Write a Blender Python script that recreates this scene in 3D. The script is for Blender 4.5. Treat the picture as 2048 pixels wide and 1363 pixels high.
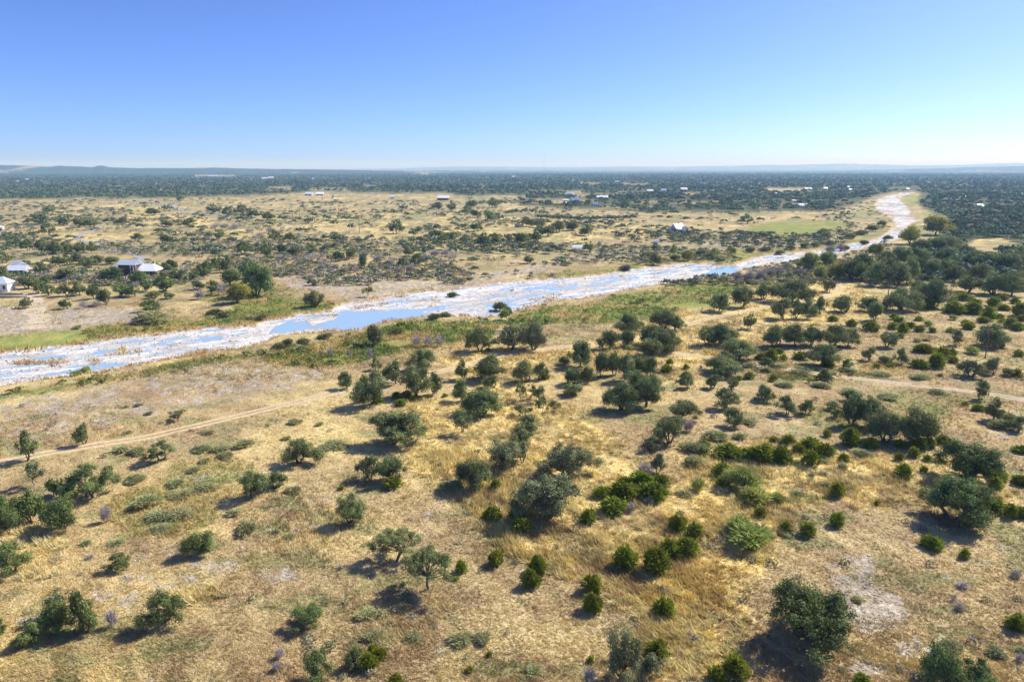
import bpy, math, random
import numpy as np
R=math.radians
C=bpy.context.scene
for o in list(bpy.data.objects): bpy.data.objects.remove(o)
# ---------------------------------------------------------------- camera, sky, sun, exposure
W_PX,F_PX,CU,CV=2048.0,1370.0,1024.0,681.5
PITCH=R(14.15); CAM_H=50.0
cam_d=bpy.data.cameras.new('camera'); cam=bpy.data.objects.new('camera',cam_d); C.collection.objects.link(cam)
cam.location=(0,0,CAM_H); cam.rotation_euler=(R(90)-PITCH,0,0)
cam_d.sensor_width=36; cam_d.lens=36*F_PX/W_PX; cam_d.clip_start=1; cam_d.clip_end=80000
C.camera=cam
SUN_EL,SUN_AZ=R(41),R(56)          # azimuth clockwise from +Y
w=bpy.data.worlds.new('World'); C.world=w; w.use_nodes=True
nt=w.node_tree; bg=nt.nodes['Background']; sky=nt.nodes.new('ShaderNodeTexSky')
sky.sky_type='NISHITA'; sky.sun_disc=False; sky.sun_elevation=SUN_EL; sky.sun_rotation=SUN_AZ
sky.altitude=1500; sky.air_density=0.6; sky.dust_density=2.2; sky.ozone_density=8.0
tn=nt.nodes.new('ShaderNodeMix'); tn.data_type='RGBA'; tn.blend_type='MULTIPLY'; tn.inputs[0].default_value=1; tn.inputs[7].default_value=(.985,1.02,1.30,1)
nt.links.new(sky.outputs[0],tn.inputs[6]); nt.links.new(tn.outputs[2],bg.inputs[0]); bg.inputs[1].default_value=0.122
sd=bpy.data.lights.new('sun','SUN'); so=bpy.data.objects.new('sun',sd); C.collection.objects.link(so)
sd.energy=5.0; sd.angle=R(0.5); sd.color=(1.0,0.945,0.80)
so.rotation_euler=(R(90)-SUN_EL,0,-SUN_AZ+math.pi); so.location=(200,150,300)
C.view_settings.view_transform='Standard'; C.view_settings.look='None'
C.view_settings.exposure=0.45; C.view_settings.gamma=1.0
C.cycles.volume_bounces=1; C.cycles.max_bounces=6; C.cycles.transparent_max_bounces=8
# ---------------------------------------------------------------- pixel <-> ground
SP,CP=math.sin(PITCH),math.cos(PITCH)
def P(u,v,z=0.0):
    x=(u-CU)/F_PX; y=-(v-CV)/F_PX
    dy=y*SP+CP; dz=y*CP-SP
    t=(z-CAM_H)/dz
    return (x*t,dy*t)
def depth_at(v): # camera-space depth of ground at row v
    dz=-(v-CV)/F_PX*CP-SP
    return -CAM_H/dz
def proj(x,y,z):
    zz=z-CAM_H
    d=y*CP-zz*SP; up=y*SP+zz*CP
    return CU+F_PX*x/d, CV-F_PX*up/d, d
# ---------------------------------------------------------------- noise
def _h(ix,iy,s):
    h=(ix.astype(np.int64)*374761393+iy.astype(np.int64)*668265263+s*1274126177)&0xffffffff
    h=((h^(h>>13))*1103515245)&0xffffffff
    return ((h^(h>>16))&0xffff)/65535.0
def vn(x,y,s=0):
    x=np.asarray(x,float); y=np.asarray(y,float)
    ix=np.floor(x); iy=np.floor(y); fx=x-ix; fy=y-iy
    fx=fx*fx*(3-2*fx); fy=fy*fy*(3-2*fy)
    a=_h(ix,iy,s);b=_h(ix+1,iy,s);c=_h(ix,iy+1,s);d=_h(ix+1,iy+1,s)
    return (a*(1-fx)+b*fx)*(1-fy)+(c*(1-fx)+d*fx)*fy
def fbm(x,y,s=0,o=4):
    t=0;a=.5;n=0
    for i in range(o):
        t=t+a*vn(x*2**i,y*2**i,s+i*17); n+=a; a*=.55
    return t/n
def sst(a,b,x):
    t=np.clip((x-a)/(b-a),0,1); return t*t*(3-2*t)
# ---------------------------------------------------------------- drawn maps of the land (outlines given as seen, looked up on the ground)
MU0,MV0,MS=-700,330,2
MWd,MHt=1760,620
def raster(polys,blur=2):
    m=np.zeros((MHt,MWd),np.float32)
    for pl in polys:
        val=1.0
        if isinstance(pl,tuple): val,pl=pl
        p=np.array(pl,float); xs=(p[:,0]-MU0)/MS; ys=(p[:,1]-MV0)/MS
        x0,x1=int(max(0,xs.min()-1)),int(min(MWd,xs.max()+2)); y0,y1=int(max(0,ys.min()-1)),int(min(MHt,ys.max()+2))
        if x1<=x0 or y1<=y0: continue
        gx,gy=np.meshgrid(np.arange(x0,x1)+.5,np.arange(y0,y1)+.5)
        ins=np.zeros(gx.shape,bool); n=len(xs)
        for i in range(n):
            xa,ya,xb,yb=xs[i],ys[i],xs[(i+1)%n],ys[(i+1)%n]
            if ya==yb: continue
            c=((ya>gy)!=(yb>gy))&(gx<(xb-xa)*(gy-ya)/(yb-ya)+xa)
            ins^=c
        sub=m[y0:y1,x0:x1]; sub[ins]=np.maximum(sub[ins],val)
    for _ in range(blur):
        m[1:-1]=(m[:-2]+m[1:-1]+m[2:])/3; m[:,1:-1]=(m[:,:-2]+m[:,1:-1]+m[:,2:])/3
    return m
def look(m,u,v,s=0,amp=6):
    du=(fbm(u/30,v/12,91+s,3)-.5)*amp*3; dv=(fbm(u/30,v/12,57+s,3)-.5)*amp
    i=np.clip(((v+dv)-MV0)/MS,0,MHt-1).astype(int); j=np.clip(((u+du)-MU0)/MS,0,MWd-1).astype(int)
    return m[i,j]
def ell(u,v,a,b,n=16): return [(u+a*math.cos(t*2*math.pi/n),v+b*math.sin(t*2*math.pi/n)) for t in range(n)]
def band(p,q): return list(p)+list(q)[::-1]
far_edge=[(-600,790),(-200,732),(0,706),(125,692),(225,678),(350,663),(412,655),(512,652),(530,640),(562,635),(662,620),(690,606),(730,603),(800,588),(887,580),(950,570),(1024,562),(1106,556),(1200,549),(1287,535),(1374,526),(1469,531),(1474,527),(1506,515),(1536,510),(1601,504),(1673,495),(1723,483),(1761,474),(1776,462),(1796,450),(1786,440),(1768,427),(1753,419),(1750,408),(1758,397),(1785,389),(1823,384)]
near_edge=[(-600,900),(-200,818),(0,772),(100,759),(200,746),(275,731),(362,716),(425,706),(505,692),(530,684),(558,673),(600,667),(645,663),(700,662),(725,660),(775,643),(850,633),(937,636),(1007,634),(1057,614),(1100,604),(1174,594),(1250,580),(1311,571),(1374,562),(1400,556),(1459,551),(1474,541),(1536,529),(1601,524),(1643,513),(1686,507),(1736,495),(1761,486),(1790,482),(1808,474),(1812,462),(1816,455),(1822,449),(1834,444),(1836,438),(1824,431),(1820,420),(1812,410),(1803,400),(1810,391),(1835,386)]
M_river=raster([band(far_edge,near_edge)],1)
pools=[[(533,666),(555,650),(575,642),(610,642),(622,652),(672,636),(676,628),(684,622),(712,621),(740,623),(820,619),(850,627),(862,632),(830,640),(775,643),(740,649),(725,655),(695,660),(640,656),(560,664)],
 (.28,[(950,601),(985,588),(1020,580),(1106,566),(1200,560),(1240,555),(1240,566),(1180,580),(1110,590),(1060,600),(1010,612),(960,611),(900,620),(860,622),(850,617),(900,611)]),
 [(1425,538),(1470,534),(1470,546),(1440,551),(1415,548)],
 (.45,[(177,703),(205,696),(240,695),(228,706),(185,710)]),(.5,[(395,672),(450,670),(440,682),(400,684)]),(.4,[(300,705),(380,690),(340,704),(290,712)])]
M_pool=raster(pools,1)
M_rock=raster([(.75,[(-300,830),(0,782),(200,752),(300,742),(420,722),(520,712),(640,722),(660,755),(560,785),(500,798),(300,838),(150,862),(60,885),(-300,900)]),
 [(545,548),(620,556),(700,545),(800,552),(900,558),(960,548),(1050,532),(1110,522),(1120,540),(1040,556),(960,565),(890,577),(800,585),(760,598),(700,602),(640,588),(570,570)],
 [(-300,600),(0,612),(100,622),(200,612),(275,622),(270,646),(180,652),(120,662),(0,672),(-300,680)],
 (.7,[(1080,505),(1250,490),(1420,480),(1560,478),(1640,490),(1600,502),(1500,500),(1400,508),(1250,520),(1100,528)]),
 (.8,ell(1540,488,70,6)),(.8,ell(1700,455,60,5)),(.7,ell(1760,470,30,10)),
 ell(1700,1140,55,40),ell(1745,1215,70,50),(.8,ell(1700,1180,40,60)),ell(1720,1340,60,16),(.9,ell(1990,868,50,7)),
 (.75,ell(250,1195,80,28)),(.75,ell(310,1160,80,20)),(.9,ell(440,1130,60,15)),(.8,ell(560,1150,50,20)),(.8,ell(590,1055,60,14)),(.9,ell(70,1240,50,12)),
 (.7,ell(640,1000,40,9)),(.8,ell(830,1030,60,8)),(.9,ell(700,848,14,5)),(.8,ell(930,1300,60,12)),(.8,ell(1160,1325,30,8)),(.8,ell(1400,1135,25,12)),(.7,ell(1850,1300,60,30)),
 (.6,ell(560,735,60,10)),(.7,ell(900,668,60,8)),(.7,ell(1075,637,30,8)),(.6,ell(390,950,30,20)),(.6,ell(330,1110,80,20)),(.6,ell(80,1120,80,20))],3)
M_green=raster([(.8,[(-300,835),(0,785),(100,770),(200,757),(290,742),(370,727),(430,716),(520,703),(520,712),(420,728),(300,752),(150,778),(0,800),(-300,850)]),
 [(520,700),(645,680),(730,668),(780,650),(850,640),(940,644),(1010,642),(1065,620),(1180,602),(1320,578),(1400,566),(1470,558),(1500,572),(1420,605),(1330,632),(1230,645),(1120,650),(1000,655),(980,680),(900,690),(820,700),(700,730),(620,735),(540,735)],
 [(-300,690),(0,672),(170,664),(200,652),(280,646),(420,636),(470,615),(560,600),(640,598),(670,606),(650,620),(560,633),(520,648),(420,653),(350,660),(225,674),(125,690),(0,704),(-300,730)],
 (.8,[(480,560),(560,570),(600,590),(560,610),(470,612),(400,600),(420,580)]),
 (.9,[(1050,560),(1080,548),(1150,540),(1250,530),(1300,515),(1380,500),(1480,503),(1560,500),(1640,492),(1740,470),(1790,455),(1790,470),(1730,483),(1673,494),(1600,503),(1506,514),(1470,526),(1380,524),(1290,533),(1200,547),(1110,556)]),
 (.9,[(1490,452),(1560,442),(1660,440),(1720,455),(1640,470),(1560,474),(1500,465)]),(.9,[(1350,560),(1480,560),(1600,540),(1700,530),(1700,548),(1560,565),(1480,580),(1350,600)]),
 (.6,ell(1050,575,60,5)),(.7,ell(1620,1000,40,10)),(.5,ell(1480,960,60,30)),(.5,ell(1750,830,160,30)),(.35,ell(1850,800,200,25)),(.6,ell(320,1025,120,50)),(.4,ell(420,960,100,50)),(.5,ell(1640,755,120,15)),(.5,ell(90,690,100,14)),(.6,ell(660,720,60,14)),(.7,ell(780,690,50,10))],3)
M_lawn=raster([[(-200,690),(0,676),(45,672),(80,664),(165,660),(172,680),(110,690),(0,700),(-200,715)],(.5,ell(1400,612,80,8)),(.7,ell(670,722,26,5)),(.6,ell(790,686,36,6)),(.6,[(1490,453),(1560,443),(1660,441),(1700,450),(1640,466),(1560,472),(1500,464)]),
 [(1795,392),(1815,388),(1858,388),(1852,400),(1836,408),(1812,408)],(.9,ell(1855,427,16,4)),(.6,ell(1712,403,24,3)),(.5,ell(1730,426,22,2)),(.6,ell(1810,378,36,3)),(.8,ell(1885,455,10,18))],2)
M_gold=raster([[(820,800),(1000,760),(1150,820),(1250,880),(1300,1000),(1420,900),(1560,880),(1700,900),(1820,960),(1800,1010),(1600,1020),(1560,1100),(1500,1200),(1480,1363),(1350,1363),(1280,1250),(1200,1180),(1040,1120),(900,1000),(800,920)],
 (.8,[(900,690),(1080,700),(1300,650),(1380,600),(1600,560),(1720,570),(1800,600),(1760,640),(1560,660),(1500,700),(1340,740),(1200,720),(900,760)]),
 (.8,[(1200,1363),(1280,1250),(1400,1180),(1500,1180),(1480,1250),(1500,1363)]),(.9,ell(1130,480,70,14)),(.8,ell(1250,460,90,12)),(.6,ell(700,450,420,26)),(.6,ell(250,450,200,30)),
 (.9,ell(1990,478,60,9)),(.6,ell(900,470,200,30)),(.9,[(1340,620),(1440,600),(1400,625),(1340,645)]),(.5,ell(60,1100,80,60)),(.7,ell(400,1190,50,20)),(.5,ell(1900,1000,150,40))],6)
M_forest=raster([[(-600,333),(2700,333),(2700,560),(2048,555),(1900,560),(1830,562),(1800,548),(1850,520),(1885,480),(1900,440),(1840,410),(1840,385),(1780,384),(1740,395),(1700,412),(1650,422),(1540,424),(1420,424),(1300,424),(1060,412),(1000,398),(900,388),(640,384),(560,388),(480,392),(300,396),(0,398),(-600,400)]],2)
clear=[ell(560,377,40,2.5),ell(660,378,42,3),ell(735,391,50,4),ell(950,373,26,2),ell(850,347.5,26,1.6),ell(650,389,60,3),ell(1110,384,60,3),ell(1180,391,60,4),ell(1270,386,40,3),ell(1390,388,30,3),ell(1320,404,60,3),
 ell(1120,402,80,4),ell(1250,414,60,3),ell(870,391,40,5),ell(1000,395,60,5),ell(1570,380,50,5),ell(1560,424,50,3),ell(1410,407,40,3),ell(255,345,20,2),ell(740,374,20,2),ell(235,374,20,2),ell(120,389,20,2),ell(330,377,20,2),ell(430,352,50,2),ell(520,357,25,2),
 [(1920,495),(1960,478),(2000,476),(2048,492),(2060,505),(1990,512),(1930,508)],ell(1850,543,34,7),ell(1880,520,14,9),ell(1940,566,60,8),ell(2025,503,30,6),ell(1838,535,10,4),ell(1580,410,20,2),ell(1270,370,30,2),ell(1180,368,30,1.5)]
M_clear=raster(clear,1)
def maps(x,y):
    u,v,d=proj(x,y,0*x); u2,v2,_=proj(x,y,0*x-.4)
    ok=(d>1)
    u=np.where(ok,u,0);v=np.where(ok,v,1500);u2=np.where(ok,u2,0);v2=np.where(ok,v2,1500)
    sc=np.clip((v-336)/150,.05,1)
    m={}
    m['river']=look(M_river,u2,v2,1,5*sc)
    m['pool']=look(M_pool,u2,v2,2,5*sc)
    m['rock']=look(M_rock,u,v,3,14*sc); m['green']=look(M_green,u,v,4,12*sc); m['lawn']=look(M_lawn,u,v,5,5*sc)
    m['gold']=look(M_gold,u,v,6,24*sc); m['forest']=look(M_forest,u,v,7,10*sc)*(1-look(M_clear,u,v,8,4*sc))
    m['v']=v;m['u']=u
    return m
FD=R(35); fcx,fcy=math.cos(FD),math.sin(FD)
def relief(x,y):
    d=np.hypot(x,y); return (fbm(x/9,y/9,5,3)-.5)*.35*sst(170,110,d)
def height(x,y,m):
    a=x*fcx+y*fcy; b=-x*fcy+y*fcx
    n=fbm(a/11,b/1.7,33,4)
    bed=-.44+(n-.5)*.5-.42*sst(.10,.95,m['pool'])+(fbm(a/5,b/1.5,35,3)-.5)*.22
    r=sst(.25,.75,m['river'])
    return relief(x,y)*(1-r)+bed*r
# ---------------------------------------------------------------- materials
def mat(name,col=(.5,.5,.5),rough=.85,spec=.2,metal=0,vc=False,noise=None,bump=0,trans=0,rnd=0):
    m=bpy.data.materials.new(name); m.use_nodes=True; n=m.node_tree; b=n.nodes['Principled BSDF']
    b.inputs['Roughness'].default_value=rough; b.inputs['Specular IOR Level'].default_value=spec; b.inputs['Metallic'].default_value=metal
    L=n.links; tc=n.nodes.new('ShaderNodeTexCoord')
    if vc:
        a=n.nodes.new('ShaderNodeVertexColor'); a.layer_name='Col'; cur=a.outputs[0]
        if vc=='mul':
            mx=n.nodes.new('ShaderNodeMix'); mx.data_type='RGBA'; mx.blend_type='MULTIPLY'; mx.inputs[0].default_value=1
            L.new(cur,mx.inputs[6]); mx.inputs[7].default_value=(*col,1); cur=mx.outputs[2]
    else:
        rgb=n.nodes.new('ShaderNodeRGB'); rgb.outputs[0].default_value=(*col,1); cur=rgb.outputs[0]
    for (sc,det,lo,hi) in (noise or []):
        t=n.nodes.new('ShaderNodeTexNoise'); t.inputs['Scale'].default_value=sc; t.inputs['Detail'].default_value=det
        L.new(tc.outputs['Object'],t.inputs['Vector'])
        r=n.nodes.new('ShaderNodeMapRange'); r.inputs[1].default_value=.3; r.inputs[2].default_value=.7; r.inputs[3].default_value=lo; r.inputs[4].default_value=hi
        L.new(t.outputs[0],r.inputs[0])
        mx=n.nodes.new('ShaderNodeMix'); mx.data_type='RGBA'; mx.blend_type='MULTIPLY'; mx.inputs[0].default_value=1
        L.new(cur,mx.inputs[6]); L.new(r.outputs[0],mx.inputs[7]); cur=mx.outputs[2]
    if rnd:
        oi=n.nodes.new('ShaderNodeObjectInfo'); hs=n.nodes.new('ShaderNodeHueSaturation')
        r=n.nodes.new('ShaderNodeMapRange'); r.inputs[3].default_value=1-rnd; r.inputs[4].default_value=1+rnd; L.new(oi.outputs['Random'],r.inputs[0]); L.new(r.outputs[0],hs.inputs['Value'])
        mt=n.nodes.new('ShaderNodeMath'); mt.operation='MULTIPLY'; mt.inputs[1].default_value=7.13; L.new(oi.outputs['Random'],mt.inputs[0])
        fr=n.nodes.new('ShaderNodeMath'); fr.operation='FRACT'; L.new(mt.outputs[0],fr.inputs[0])
        r2=n.nodes.new('ShaderNodeMapRange'); r2.inputs[3].default_value=.5-rnd*.09; r2.inputs[4].default_value=.5+rnd*.09; L.new(fr.outputs[0],r2.inputs[0]); L.new(r2.outputs[0],hs.inputs['Hue'])
        L.new(cur,hs.inputs['Color']); cur=hs.outputs[0]
    L.new(cur,b.inputs['Base Color'])
    if bump:
        t=n.nodes.new('ShaderNodeTexNoise'); t.inputs['Scale'].default_value=bump[0]; t.inputs['Detail'].default_value=6; L.new(tc.outputs['Object'],t.inputs['Vector'])
        bp=n.nodes.new('ShaderNodeBump'); bp.inputs['Strength'].default_value=bump[1]; bp.inputs['Distance'].default_value=bump[2]
        L.new(t.outputs[0],bp.inputs['Height']); L.new(bp.outputs[0],b.inputs['Normal'])
    if trans:
        tr=n.nodes.new('ShaderNodeBsdfTranslucent'); L.new(cur,tr.inputs[0]); ms=n.nodes.new('ShaderNodeMixShader'); ms.inputs[0].default_value=trans
        L.new(b.outputs[0],ms.inputs[1]); L.new(tr.outputs[0],ms.inputs[2]); L.new(ms.outputs[0],n.nodes['Material Output'].inputs[0])
    return m
def mesh_np(name,V,F,material,col=None,parent=None,smooth=False,link=True):
    """V (n,3); F (m,3|4) or list of such arrays; col (n,3)"""
    me=bpy.data.meshes.new(name); V=np.asarray(V,np.float32)
    Fs=F if isinstance(F,list) else [F]; Fs=[np.asarray(f,np.int32) for f in Fs if len(f)]
    me.vertices.add(len(V)); me.vertices.foreach_set('co',V.ravel())
    li=np.concatenate([f.ravel() for f in Fs]); cnt=np.concatenate([np.full(len(f),f.shape[1],np.int32) for f in Fs])
    me.loops.add(len(li)); me.loops.foreach_set('vertex_index',li)
    me.polygons.add(len(cnt)); st=np.concatenate([[0],np.cumsum(cnt)[:-1]]).astype(np.int32)
    me.polygons.foreach_set('loop_start',st); me.polygons.foreach_set('loop_total',cnt)
    if smooth: me.polygons.foreach_set('use_smooth',np.ones(len(cnt),bool))
    me.update(calc_edges=True)
    if col is not None:
        a=me.color_attributes.new('Col','FLOAT_COLOR','POINT'); cc=np.ones((len(V),4),np.float32); cc[:,:3]=col; a.data.foreach_set('color',cc.ravel())
    if material: me.materials.append(material)
    if not link: return me
    o=bpy.data.objects.new(name,me); C.collection.objects.link(o)
    if parent: o.parent=parent
    return o
def tag(o,label=None,cat=None,group=None,kind=None):
    if label: o['label']=label
    if cat: o['category']=cat
    if group: o['group']=group
    if kind: o['kind']=kind
    return o
def mixc(a,b,t): t=np.asarray(t)[...,None]; return a*(1-t)+b*t
c_=lambda *a: np.array(a,float)
# ---------------------------------------------------------------- ground colours (real albedo of soil, grass, rock)
def ground_col(x,y,m):
    d=np.hypot(x,y)
    n1=fbm(x/22,y/22,1,4); n2=fbm(x/5,y/5,2,3); n3=fbm(x/1.3,y/1.3,3,3); n4=fbm(x/60,y/60,8,3); n5=fbm(x/3.2,y/3.2,9,3)
    brown=c_(.38,.27,.145); gold=c_(.66,.505,.21); pale=c_(.53,.425,.23)
    base=mixc(np.broadcast_to(brown,x.shape+(3,)),pale,sst(.35,.7,n2*.5+n1*.5))
    g=np.clip(m['gold']*sst(.22,.55,n2)+.45*sst(.52,.72,n1)+.35*sst(.5,.7,n4)+.25*sst(.5,.75,n5)*sst(100,400,d),0,1)
    base=mixc(base,gold,g)
    base=mixc(base,c_(.29,.20,.115),.45*sst(.56,.74,fbm(x/12,y/12,14,3))*(1-m['gold']*.6))
    base=mixc(base,c_(.26,.25,.11),.7*sst(.56,.72,fbm(x/7,y/4,21,3))*(1-m['gold']*.7))
    far=sst(250,500,d); base=mixc(base,c_(.26,.25,.12),far*.85*sst(.42,.62,fbm(x/26,y/30,24,4)*.7+fbm(x/9,y/9,27,3)*.3))
    st=fbm((x*.62-y*.78)/6,(x*.78+y*.62)/1.5,26,4); base=base*(1+(.42*sst(.42,.62,st)-.20)*(.35+.65*m['gold']))[...,None]
    # bare limestone and gravel
    rk=fbm(x/2.4,y/2.4,40,4); rt=m['rock']
    lime=mixc(np.broadcast_to(c_(.38,.325,.27),x.shape+(3,)),c_(.60,.54,.47),sst(.5,.72,fbm(x/.8,y/.6,41,3)))
    lime=mixc(lime,c_(.20,.16,.14),.7*sst(.62,.75,fbm(x/1.6,y/1.2,45,3)))
    base=mixc(base,lime,np.clip(sst(.60,.42,.55*rk+.45*fbm(x/.9,y/.9,47,3)+(1-rt)*.5-.08)*(rt>.02)*.75+.25*sst(.70,.8,n5)*sst(.45,.7,fbm(x/15,y/15,77,2)),0,1))
    gr=m['green']; gcol=mixc(np.broadcast_to(c_(.26,.25,.07),x.shape+(3,)),c_(.15,.20,.045),sst(.4,.65,n2)); gcol=mixc(gcol,c_(.42,.30,.12),sst(.52,.7,fbm(x/9,y/9,61,3))*.8)
    base=mixc(base,gcol,np.clip(gr*1.1*sst(.18,.42,n1*.5+n2*.5),0,1))
    base=mixc(base,mixc(np.broadcast_to(c_(.20,.26,.06),x.shape+(3,)),c_(.36,.36,.10),sst(.35,.65,n2)),np.clip(m['lawn'],0,1)*.82)
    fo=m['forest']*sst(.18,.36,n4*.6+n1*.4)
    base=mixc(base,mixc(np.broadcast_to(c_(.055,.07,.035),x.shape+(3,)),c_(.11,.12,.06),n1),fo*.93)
    # river bed limestone with silt, cracks and sedge
    a=x*fcx+y*fcy; b=-x*fcy+y*fcx; sr=fbm(a/10,b/1.6,70,4)
    bed=mixc(np.broadcast_to(c_(.50,.475,.45),x.shape+(3,)),c_(.66,.64,.62),sst(.35,.6,sr)); bed=mixc(bed,c_(.30,.25,.21),.5*sst(.60,.72,fbm(a/5,b/1.1,72,4)))
    bed=mixc(bed,c_(.50,.36,.20),.42*sst(.58,.70,fbm(a/9,b/3,74,3)))
    rv=m['river']; bed=mixc(bed,c_(.46,.34,.18),.7*sst(.97,.75,rv)*sst(.42,.55,n2)); bed=mixc(bed,c_(.42,.36,.27),.8*m['pool'])
    base=mixc(base,bed,sst(.42,.58,rv))
    bed=mixc(bed,c_(.40,.28,.15),sst(480,455,m['v'])*.9*sst(.50,.60,fbm(x/25,y/30,79,3)))
    base=mixc(base,bed,sst(.42,.58,rv))
    edge=sst(.02,.4,rv)*sst(.6,.45,rv); base=mixc(base,c_(.45,.29,.12),.6*edge)
    return np.clip(base*(0.86+.28*n3)[...,None],0,1)
az=np.radians(np.linspace(-76,76,1250)); rows=[3.0,8.0,14.0,20.0]
while rows[-1]<28500: rows.append(rows[-1]+max(.25,rows[-1]**2/68500*1.4))
rows=np.array(rows); DD,AA=np.meshgrid(rows,az,indexing='ij'); GX=DD*np.sin(AA); GY=DD*np.cos(AA)
GM=maps(GX,GY); GZ=height(GX,GY,GM); nr,nc=GX.shape
idx=np.arange(nr*nc).reshape(nr,nc)
GF=np.stack([idx[:-1,:-1],idx[:-1,1:],idx[1:,1:],idx[1:,:-1]],-1).reshape(-1,4)
m_ground=mat('soil grass and limestone',rough=.95,spec=.1,vc=True,noise=[(.9,8,.80,1.22),(5,4,.82,1.2),(.07,5,.9,1.1)],bump=(2.2,.6,.5))
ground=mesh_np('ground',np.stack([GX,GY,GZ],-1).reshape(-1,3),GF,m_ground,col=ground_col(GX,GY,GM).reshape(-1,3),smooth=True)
tag(ground,'dry golden rangeland ground with limestone patches and a pale rock river bed','ground',kind='structure')
# water: one level sheet in the rock channel
rm=GM['river']>.30; keep=(rm[:-1,:-1]|rm[:-1,1:]|rm[1:,1:]|rm[1:,:-1]).ravel()
wf=GF[keep]; uq,inv=np.unique(wf,return_inverse=True); inv=inv.reshape(-1,4)
WX,WY=GX.ravel()[uq],GY.ravel()[uq]
m_water=mat('river water',(.36,.50,.60),rough=.12,spec=.9,bump=(1.6,.25,.05))
m_water.node_tree.nodes['Principled BSDF'].inputs['IOR'].default_value=1.6
water=mesh_np('water',np.stack([WX,WY,np.full_like(WX,-.50)],-1),inv,m_water,smooth=True)
tag(water,'shallow pale blue river braiding over white limestone','river',kind='structure')
# ---------------------------------------------------------------- tracks and drives
def hgt(x,y):
    x=np.atleast_1d(np.asarray(x,float)); y=np.atleast_1d(np.asarray(y,float)); return height(x,y,maps(x,y))
def resample(pts,step):
    p=np.array(pts,float)
    for _ in range(2):
        q=[p[0]]
        for i in range(len(p)-1): q+= [p[i]*.75+p[i+1]*.25,p[i]*.25+p[i+1]*.75]
        q.append(p[-1]); p=np.array(q)
    s=np.concatenate([[0],np.cumsum(np.hypot(*np.diff(p,axis=0).T))]); n=max(2,int(s[-1]/step)); t=np.linspace(0,s[-1],n)
    return np.stack([np.interp(t,s,p[:,0]),np.interp(t,s,p[:,1])],-1)
def ribbon(px,offs,wd,step=.8,lift=.05,seed=0,cuts=0):
    p=resample([P(*q) for q in px],step); t=np.gradient(p,axis=0); t/=np.hypot(t[:,0],t[:,1])[:,None]+1e-9; n=np.stack([-t[:,1],t[:,0]],-1)
    V=[];F=[];base=0
    for k,o_ in enumerate(offs):
        ww=wd*(.75+.6*fbm(p[:,0]/2.1,p[:,1]/2.1,seed+k,3)); jj=(fbm(p[:,0]/3,p[:,1]/3,seed+9+k,3)-.5)*wd*.8
        ks=5; g=np.linspace(-.5,.5,ks)
        pts=p[:,None,:]+n[:,None,:]*(o_+jj[:,None]+g[None,:]*ww[:,None])[...,None]
        z=hgt(pts[...,0].ravel(),pts[...,1].ravel())
        V.append(np.concatenate([pts.reshape(-1,2),(z+lift-.03*abs(np.tile(g,len(p)))*2)[:,None]],1))
        ii=np.arange(len(p)*ks).reshape(len(p),ks)+base; f=np.stack([ii[:-1,:-1],ii[:-1,1:],ii[1:,1:],ii[1:,:-1]],-1)
        if cuts: 
            kp=fbm(p[:-1,0]/6,p[:-1,1]/6,seed+30+k,3)>cuts; f=f[kp]
        F.append(f.reshape(-1,4)); base+=len(p)*ks
    return np.concatenate(V),np.concatenate(F)
m_track=mat('tan dirt of the wheel ruts',(.60,.465,.28),noise=[(1.5,5,.8,1.2)],rough=.95,spec=.1)
m_pale=mat('pale caliche dirt',(.56,.46,.33),noise=[(1.5,5,.75,1.25)],rough=.95,spec=.1)
m_pave=mat('grey chip seal paving',(.36,.34,.33),noise=[(1.5,5,.85,1.15)],rough=.9,spec=.2)
TR1=[(-120,948),(-30,930),(35,919),(75,910),(130,900),(200,888),(270,878),(330,866),(400,849),(450,837),(500,826),(560,811),(620,797),(680,783),(725,773),(790,760),(880,742),(915,735),(960,722),(1000,709),(1050,703),(1130,693),(1190,688),(1250,680),(1300,670),(1340,660),(1380,648),(1420,636),(1470,627),(1540,613),(1600,602),(1645,596),(1668,588),(1680,580),(1676,572),(1672,567),(1684,562),(1705,559),(1730,558)]
TR2=[(1325,702),(1350,706),(1390,711),(1430,718),(1480,725),(1540,732),(1600,742),(1680,753),(1760,762),(1850,772),(1920,780),(1980,788),(2048,799),(2200,825)]
def way(name,px,offs,wd,m,label,**k):
    V,F=ribbon(px,offs,wd,**k); o=mesh_np(name,V,F,m,smooth=True); return tag(o,label,'track' if 'track' in name else 'road',kind='structure')
way('dirt_track',TR1,(-.95,.95),1.05,m_track,'tan two-rut dirt track running from the left edge through the oaks to the river grove',seed=3)
way('dirt_track',TR2,(-.8,.8),1.0,m_pale,'pale two-rut track crossing the right grassland below the tall pole',seed=5,cuts=.3)
way('driveway',[(345,409),(348,414),(358,419),(375,424),(400,428),(440,433),(470,438)],(0,),6,m_pave,'grey paved road curving through the far left plain',step=4,lift=.2,seed=7)
way('driveway',[(225,397),(260,399),(300,404),(330,408),(347,411)],(0,),6,m_pave,'pale road slanting down from the woods at far left',step=4,lift=.2,seed=8)
way('driveway',[(204,451),(196,457),(183,463),(165,468),(152,474),(155,479),(170,483),(190,487),(203,493),(212,498),(232,501),(255,504),(272,509),(284,517),(290,526)],(0,),4.4,m_pave,'grey drive winding down to the white roofed brown house',step=2,lift=.15,seed=9)
way('dirt_track',[(-60,478),(0,468),(20,461),(32,454),(48,450),(85,450)],(0,),5,m_track,'bare tan dirt road entering at the left edge beside the small white shed',step=2,lift=.15,seed=10)
way('dirt_track',[(60,586),(70,600),(74,615),(76,630),(72,645),(76,658)],(0,),6,m_pale,'pale cleared path dropping from the left houses to the river bank',step=1.5,lift=.08,seed=12,cuts=.33)
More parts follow.
